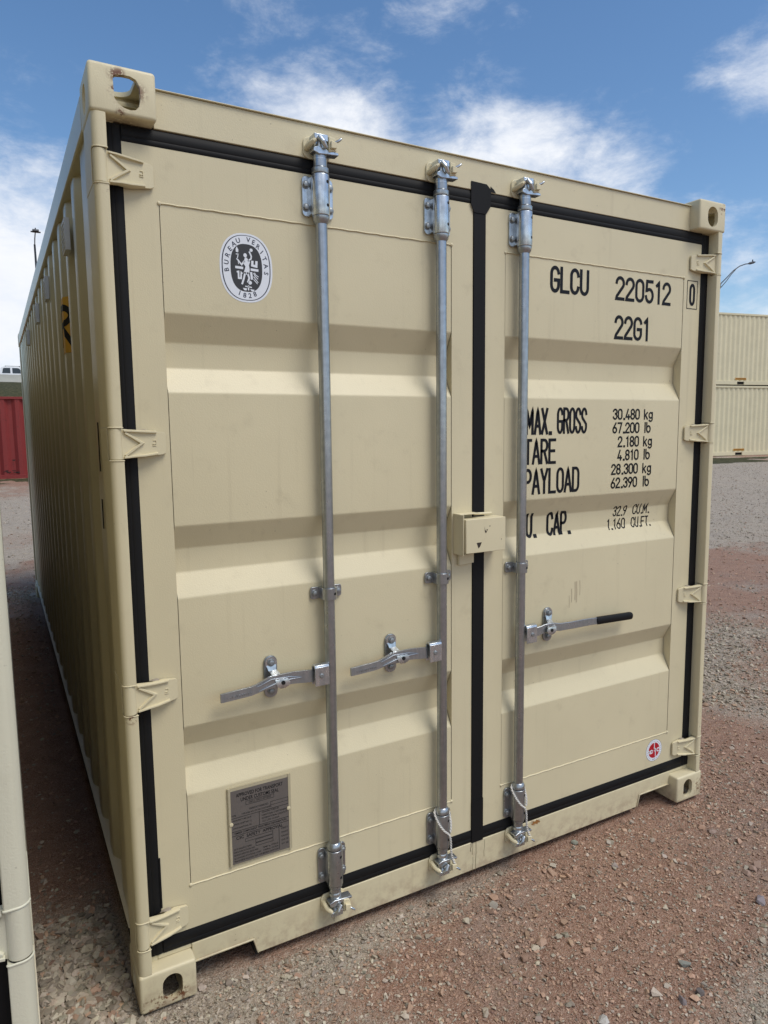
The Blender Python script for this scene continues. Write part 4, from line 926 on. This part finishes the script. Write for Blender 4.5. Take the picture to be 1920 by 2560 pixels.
# stones: one mesh of small crushed rock, from a dozen rock shapes
def rock_templates(kk, npt):
    out = []
    for i in range(kk):
        bm = bmesh.new(); pts = rng.normal(size=(npt, 3)); pts /= np.linalg.norm(pts, axis=1)[:, None]; pts *= rng.uniform(.75, 1.1, (npt, 1)); pts *= np.array([1, rng.uniform(.6, .95), rng.uniform(.42, .7)])
        for p in pts: bm.verts.new(p)
        r = bmesh.ops.convex_hull(bm, input=bm.verts); bmesh.ops.delete(bm, geom=[v for v in bm.verts if not v.link_faces], context='VERTS'); bmesh.ops.triangulate(bm, faces=bm.faces)
        bmesh.ops.recalc_face_normals(bm, faces=bm.faces)
        bm.verts.index_update(); out.append((np.array([v.co[:] for v in bm.verts]), np.array([[v.index for v in f.verts] for f in bm.faces]))); bm.free()
    return out
TPL = rock_templates(14, 11)
def scatter(px, py, size, tint, sink=.25):
    V, F, Cc = [], [], []; off = 0; z = ground_z(px, py); tid = rng.integers(0, len(TPL), len(px))
    for t, (tv, tf) in enumerate(TPL):
        s = np.nonzero(tid == t)[0]; m2 = len(s)
        if not m2: continue
        a = rng.uniform(0, 2 * np.pi, m2); tl = rng.normal(0, .35, (m2, 2)); ca, sa = np.cos(a), np.sin(a)
        Rz = np.zeros((m2, 3, 3)); Rz[:, 0, 0] = ca; Rz[:, 0, 1] = -sa; Rz[:, 1, 0] = sa; Rz[:, 1, 1] = ca; Rz[:, 2, 2] = 1
        Rx = np.zeros((m2, 3, 3)); Rx[:, 0, 0] = 1; Rx[:, 1, 1] = Rx[:, 2, 2] = np.cos(tl[:, 0]); Rx[:, 1, 2] = -np.sin(tl[:, 0]); Rx[:, 2, 1] = np.sin(tl[:, 0])
        M = Rz @ Rx; P = np.einsum('nij,vj->nvi', M, tv) * size[s][:, None, None]; P += np.stack([px[s], py[s], z[s] + size[s] * sink], -1)[:, None, :]
        nv = len(tv); V.append(P.reshape(-1, 3)); F.append((tf[None] + (off + np.arange(m2) * nv)[:, None, None]).reshape(-1, 3)); off += m2 * nv; Cc.append(np.repeat(tint[s], nv, 0))
    return np.concatenate(V), np.concatenate(F), np.concatenate(Cc)
def in_foot(x, y, z): return ((x > -.01) & (x < 2.45) & (y > .03) & (y < 6.07)) | ((x > -2.72) & (x < -.245) & (y > -.83) & (y < 5.2)) | ((x > -.01) & (x < .175) & (y > -.01) & (y < .2)) | ((x > 2.27) & (x < 2.45) & (y > -.01) & (y < .2)) | ((x < -.245) & (x > -.43) & (y > -.885) & (y < -.8))
def sample(nn, fx, dens, smin, smax, pw=2.6, gbias=.6):
    x, y = fx(nn); gm = grey_mask(x, y); keep = rng.uniform(size=nn) < dens * (1 - gbias + gbias * gm); keep &= ~in_foot(x, y, 0); keep &= grass_mask(x, y) < .4
    x, y, gm = x[keep], y[keep], gm[keep]; m2 = len(x); s = smin + (smax - smin) * rng.power(1.0, m2) ** pw
    r = rng.uniform(size=(m2, 1)); base_g = np.array([.42, .365, .285]) * (.5 + .75 * r); base_r = np.array([.40, .265, .185]) * (.6 + .65 * r)
    isg = (rng.uniform(size=m2) < (.26 + .66 * gm))[:, None]; c = np.where(isg, base_g, base_r); c = c * (1 + rng.normal(0, .02, (m2, 3))); return x, y, s, np.concatenate([np.clip(c, .02, .6), np.ones((m2, 1))], 1)
def rect(x0, x1, y0, y1): return lambda nn: (rng.uniform(x0, x1, nn), rng.uniform(y0, y1, nn))
def polar(r0, r1, a0, a1):
    def f(nn): r = r0 * (r1 / r0) ** rng.uniform(size=nn); a = rng.uniform(a0, a1, nn); return CAMP.x + r * np.sin(a), CAMP.y + r * np.cos(a)
    return f
sets = [sample(80000, rect(-.3, 2.9, -1.25, .35), 1.0, .0018, .0090, 2.2, .35), sample(9000, rect(-.3, 3.2, -1.3, .5), .8, .006, .018, 2.8, .6), sample(60, rect(.9, 2.6, -1.2, .1), 1, .016, .026, 1.2, .3),
        sample(9000, rect(-.27, .03, -1.3, .6), .9, .004, .024, 1.4, .8), sample(16000, rect(-.3, .02, .3, 6.5), .7, .003, .014, 2.4, .8), sample(44000, rect(2.4, 5.2, -.9, 2.4), .9, .0025, .012, 2.8, .6),
        sample(26000, polar(4.5, 30, -.25, .35), .8, .005, .024, 2.8, .7), sample(60000, polar(4.5, 34, .75, 1.15), .8, .004, .022, 3.0, .7)]
V, F, Cc = scatter(*[np.concatenate([s[i] for s in sets]) for i in range(3)], np.concatenate([s[3] for s in sets]))
m_, nt, b = newmat('crushed_rock'); at = N(nt, 'ShaderNodeVertexColor', layer_name='col'); o = objco(nt); nn_ = noise(nt, o, 160, 4, .7)
L(nt, mixc(nt, mth(nt, 'MULTIPLY', sstep(nt, nn_, .45, .7), .35), at.outputs[0], (.24, .16, .12)), b.inputs['Base Color']); b.inputs['Roughness'].default_value = .9; b.inputs['Specular IOR Level'].default_value = .25; bump(nt, b, nn_, .4, .002)
M_rock = m_
gv = np_mesh('gravel', V, F, M_rock, Cc, smooth=False); tag(gv, 'loose crushed grey and red stone scattered over the yard', 'gravel', kind='stuff')

# larger single stones in front of the container
def rock(x, y, s, col, sq, label, group=None, az=0.0):
    bm = bmesh.new(); pts = rng.normal(size=(16, 3)); pts /= np.linalg.norm(pts, axis=1)[:, None]; pts *= rng.uniform(.85, 1.1, (16, 1)); pts *= np.array([1, sq, .62])
    for p in pts: bm.verts.new(p * s)
    bmesh.ops.convex_hull(bm, input=bm.verts); bmesh.ops.delete(bm, geom=[v for v in bm.verts if not v.link_faces], context='VERTS')
    me = bpy.data.meshes.new('rock'); bm.to_mesh(me); bm.free(); me.materials.append(M_rock)
    at_ = me.color_attributes.new('col', 'FLOAT_COLOR', 'POINT')
    for d in at_.data: d.color = (*col, 1)
    o = bpy.data.objects.new('rock', me); C.objects.link(o); o.location = (x, y, float(ground_z(np.array([x]), np.array([y]))[0]) + s * .22); o.rotation_euler = (0, 0, az)
    bv = o.modifiers.new('Bevel', 'BEVEL'); bv.width = s * .06; bv.segments = 2
    return tag(o, label, 'stone', group)
GC, RC, WC = (.34, .31, .26), (.33, .23, .18), (.48, .46, .42)
GP = 'single stones lying in front of the container'
for x, y, s, col, sq, lab in (
    (2.19, -.45, .030, RC, .8, 'largest of the row of reddish stones near the right edge of the photo'),
    (2.115, -.455, .020, RC, .8, 'stone at the near end of the row of stones near the right edge'),
    (2.155, -.452, .022, RC, .7, 'middle stone of the row of stones near the right edge'),
    (2.01, -.58, .028, (.25, .22, .23), .7, 'flat grey stone at the right edge, nearer the viewer than the stone row'),
    (1.18, -.11, .021, GC, .8, 'pale pointed stone below the sill, in front of the black centre seal'),
    (1.145, -.125, .012, RC, .8, 'small stone touching the pale pointed one below the sill'),
    (1.72, -.17, .018, (.32, .27, .24), .8, 'small pale stone on bare red dirt in front of the right door'),
    (2.24, -.21, .020, (.30, .22, .18), .8, 'lone reddish stone before the bottom right corner casting'),
    (1.15, -.67, .020, WC, .9, 'white stone at the bottom edge of the photo, right of the middle'),
    (.99, -.575, .014, (.30, .23, .19), .9, 'beige stone at the bottom edge of the photo near its middle'),
    (1.525, -.65, .022, (.24, .25, .22), .6, 'greenish grey stone in the lower right gravel'),
    (1.47, -.745, .018, (.13, .115, .11), .8, 'dark rounded stone low in the right gravel'),
    (1.02, -.43, .012, (.30, .20, .16), .8, 'small stone in the bare red hollow at the bottom'),
    (1.69, .025, .018, (.24, .25, .20), .8, 'greenish stone lying against the foot of the sill'),
    (1.40, -.74, .020, (.20, .17, .17), .6, 'dark purplish flat stone at the bottom right')):
    rock(x, y, s, col, sq, lab, GP, random.uniform(0, 3))

# ------------------------------------------------------------------ highway on the bank: barrier, pickup, lamps
m = MB(); m.box(-300, 300, 78.6, 96, 5.80, 5.86); tag(obj('road', m, plain('asphalt', (.05, .05, .05), .9)), kind='structure')
m = MB(); m.prism([(78.0, 5.55), (78.0, 6.05), (78.14, 6.32), (78.20, 6.84), (78.36, 6.84), (78.42, 6.32), (78.56, 6.05), (78.56, 5.55)], 'x', -70, 110)
M_conc = plain('pale_concrete', (.42, .42, .38), .9, nscale=2, var=.15)
tag(obj('concrete_barrier', m, M_conc), 'long pale concrete road barrier along the top of the grassy bank', 'barrier')
# pickup truck, local x forward
tk = empty('pickup_truck', (1.37, 80.6, 5.87), 'white crew cab pickup on the road beyond the barrier, top left', 'pickup truck')
M_tw = plain('white_car_paint', (.72, .74, .76), .25, var=.02); M_gl = plain('tinted_glass', (.035, .045, .05), .12); M_trim = plain('dark_trim', (.02, .02, .02), .6); M_tyre = plain('tyre_rubber', (.015, .015, .015), .9); M_rim = plain('alloy_rim', (.4, .4, .42), .35, .8)
m = MB(); hw = .98
low = [(-2.9, .55), (-2.95, .75), (-2.92, 1.12), (-.85, 1.14), (1.55, 1.14), (2.75, 1.08), (2.92, .85), (2.90, .5), (2.45, .45), (2.35, .72), (2.05, .88), (1.70, .88), (1.40, .72), (1.32, .45), (-1.35, .45), (-1.45, .72), (-1.75, .88), (-2.10, .88), (-2.40, .72), (-2.50, .5)]
m.prism(low, 'y', -hw, hw)
cab = [(-.85, 1.13), (-.72, 1.72), (-.50, 1.86), (.75, 1.87), (1.05, 1.80), (1.62, 1.13)]; n = len(cab)
m.add([(x, -hw + .02 + (.14 if z > 1.2 else 0), z) for x, z in cab] + [(x, hw - .02 - (.14 if z > 1.2 else 0), z) for x, z in cab], [tuple(range(n)), tuple(range(n, 2 * n))[::-1]] + [(i, (i + 1) % n, n + (i + 1) % n, n + i) for i in range(n)])
obj('body', m, M_tw, tk, bevel=.03)
for pts in ([(-.62, 1.20), (-.53, 1.66), (-.42, 1.72), (.10, 1.73), (.10, 1.20)], [(.28, 1.20), (.28, 1.73), (.72, 1.73), (.90, 1.68), (1.26, 1.20)]):
    for s in (-1, 1):
        m = MB(); yb = lambda z: s * (hw - .02 - .14 * max(0, (z - 1.13) / .7) + .012); k = len(pts)
        m.add([(x, yb(z) * 1.0, z) for x, z in pts] + [(x, yb(z) - s * .03, z) for x, z in pts], [tuple(range(k)), tuple(range(k, 2 * k))[::-1]] + [(i, (i + 1) % k, k + (i + 1) % k, k + i) for i in range(k)]); obj('window', m, M_gl, tk)
m = MB(); m.prism([(1.02, 1.74), (1.06, 1.76), (1.56, 1.16), (1.52, 1.15)], 'y', -.72, .72); obj('windscreen', m, M_gl, tk)
for s in (-1, 1):
    for x in (-.45, .48):
        m = MB(); m.box(x, x + .24, s * hw - .02, s * hw + .025, 1.02, 1.06); obj('door_handle', m, M_trim, tk, bevel=.008)
    m = MB(); m.box(1.10, 1.24, min(s * hw, s * (hw + .24)), max(s * hw, s * (hw + .24)), 1.14, 1.36); obj('wing_mirror', m, M_trim, tk, bevel=.03)
    for x in (-1.92, 1.88):
        m = MB(); m.lathe(x, .41, [(.30, s * (hw - .27)), (.40, s * (hw - .25)), (.41, s * (hw - .05)), (.30, s * (hw - .01))], 24, 0, 'y'); wh = obj('wheel', m, M_tyre, tk); m = MB(); m.lathe(x, .41, [(.27, s * (hw - .03)), (.25, s * (hw)), (.08, s * (hw + .01))], 16, 0, 'y'); obj('rim', m, M_rim, wh)
m = MB()
for x in (-.35, .9): m.box(x, x + .08, -.78, .78, 1.87, 1.93)
m.box(-.35, .98, -.80, -.77, 1.89, 1.93); m.box(-.35, .98, .77, .80, 1.89, 1.93); obj('roof_rack', m, M_trim, tk)
m = MB(); m.box(2.86, 2.95, -.9, -.6, .82, 1.0); obj('headlight', m, M_sticker, tk); m = MB(); m.box(2.86, 2.95, .6, .9, .82, 1.0); obj('headlight', m, M_sticker, tk)

M_pole = plain('dark_pole_steel', (.05, .055, .065), .5, .5)
lp = empty('street_lamp', (4.45, 80.0, 6.2), 'dark street lamp pole rising behind the left side of the container roof', 'street lamp', 'street lamps beyond the yard')
m = MB(); m.tube([(0, 0, 0), (0, 0, 6), (-.05, 0, 13.6)], [.17, .14, .09], 12); obj('pole', m, M_pole, lp)
m = MB(); m.tube([(-.05, 0, 13.4), (-.05, -.8, 13.95), (-.05, -1.8, 14.2), (-.05, -2.4, 14.25)], .05, 8); m.tube([(-.05, 0, 13.0), (-.05, -.9, 13.7), (-.05, -1.8, 14.15)], .03, 8); obj('arm', m, M_pole, lp)
m = MB(); m.prism([(-3.2, 14.20), (-3.1, 14.36), (-2.4, 14.40), (-2.3, 14.20)], 'x', -.32, .22); m.box(-.10, 0, -2.75, -2.6, 14.39, 14.56); m.box(-.48, .38, -2.9, -2.6, 14.14, 14.21); obj('lamp_head', m, M_pole, lp)
# right lamp: arm reaching to the right along (ux,uy)
bx, by = 52.5, 41.5
lp2 = empty('street_lamp', (bx, by, .3), 'street lamp with a curved twin bar arm against the sky, right of the container', 'street lamp', 'street lamps beyond the yard')
e = Vector((59.8 - 55.4, 0, 0)).normalized(); 
def q3(px, py, pz): return (px - bx, py - by, pz - .3)
m = MB(); m.tube([(0, 0, 0), (0, 0, 6), (0, 0, 11.2)], [.16, .13, .09], 12); obj('pole', m, M_pole, lp2)
m = MB()
A1 = [(52.5, 41.5, 11.2), (53.9, 40.9, 12.1), (55.4, 39.9, 13.45), (56.4, 39.7, 14.35), (57.1, 39.65, 14.95), (57.9, 39.6, 15.42), (58.7, 39.6, 15.68), (59.2, 39.6, 15.76)]
A2 = [(52.5, 41.5, 10.7), (53.9, 40.9, 11.6), (55.4, 39.9, 13.05), (56.3, 39.7, 14.0), (56.9, 39.65, 14.65), (57.4, 39.6, 15.1)]
m.tube([q3(*p) for p in A1], .045, 8); m.tube([q3(*p) for p in A2], .035, 8)
m.tube([q3(55.75, 39.82, 13.75), q3(55.75, 39.85, 13.45)], .025, 6); obj('arm', m, M_pole, lp2)
m = MB(); P0 = Vector(q3(59.05, 39.6, 15.74)); P1 = Vector(q3(60.0, 39.55, 15.98)); m.tube([P0, P0.lerp(P1, .25), P0.lerp(P1, .75), P1], [.05, .11, .10, .04], 8); mid_ = P0.lerp(P1, .62); m.tube([mid_, mid_ + Vector((0, 0, .26))], .05, 8); obj('lamp_head', m, M_pole, lp2)
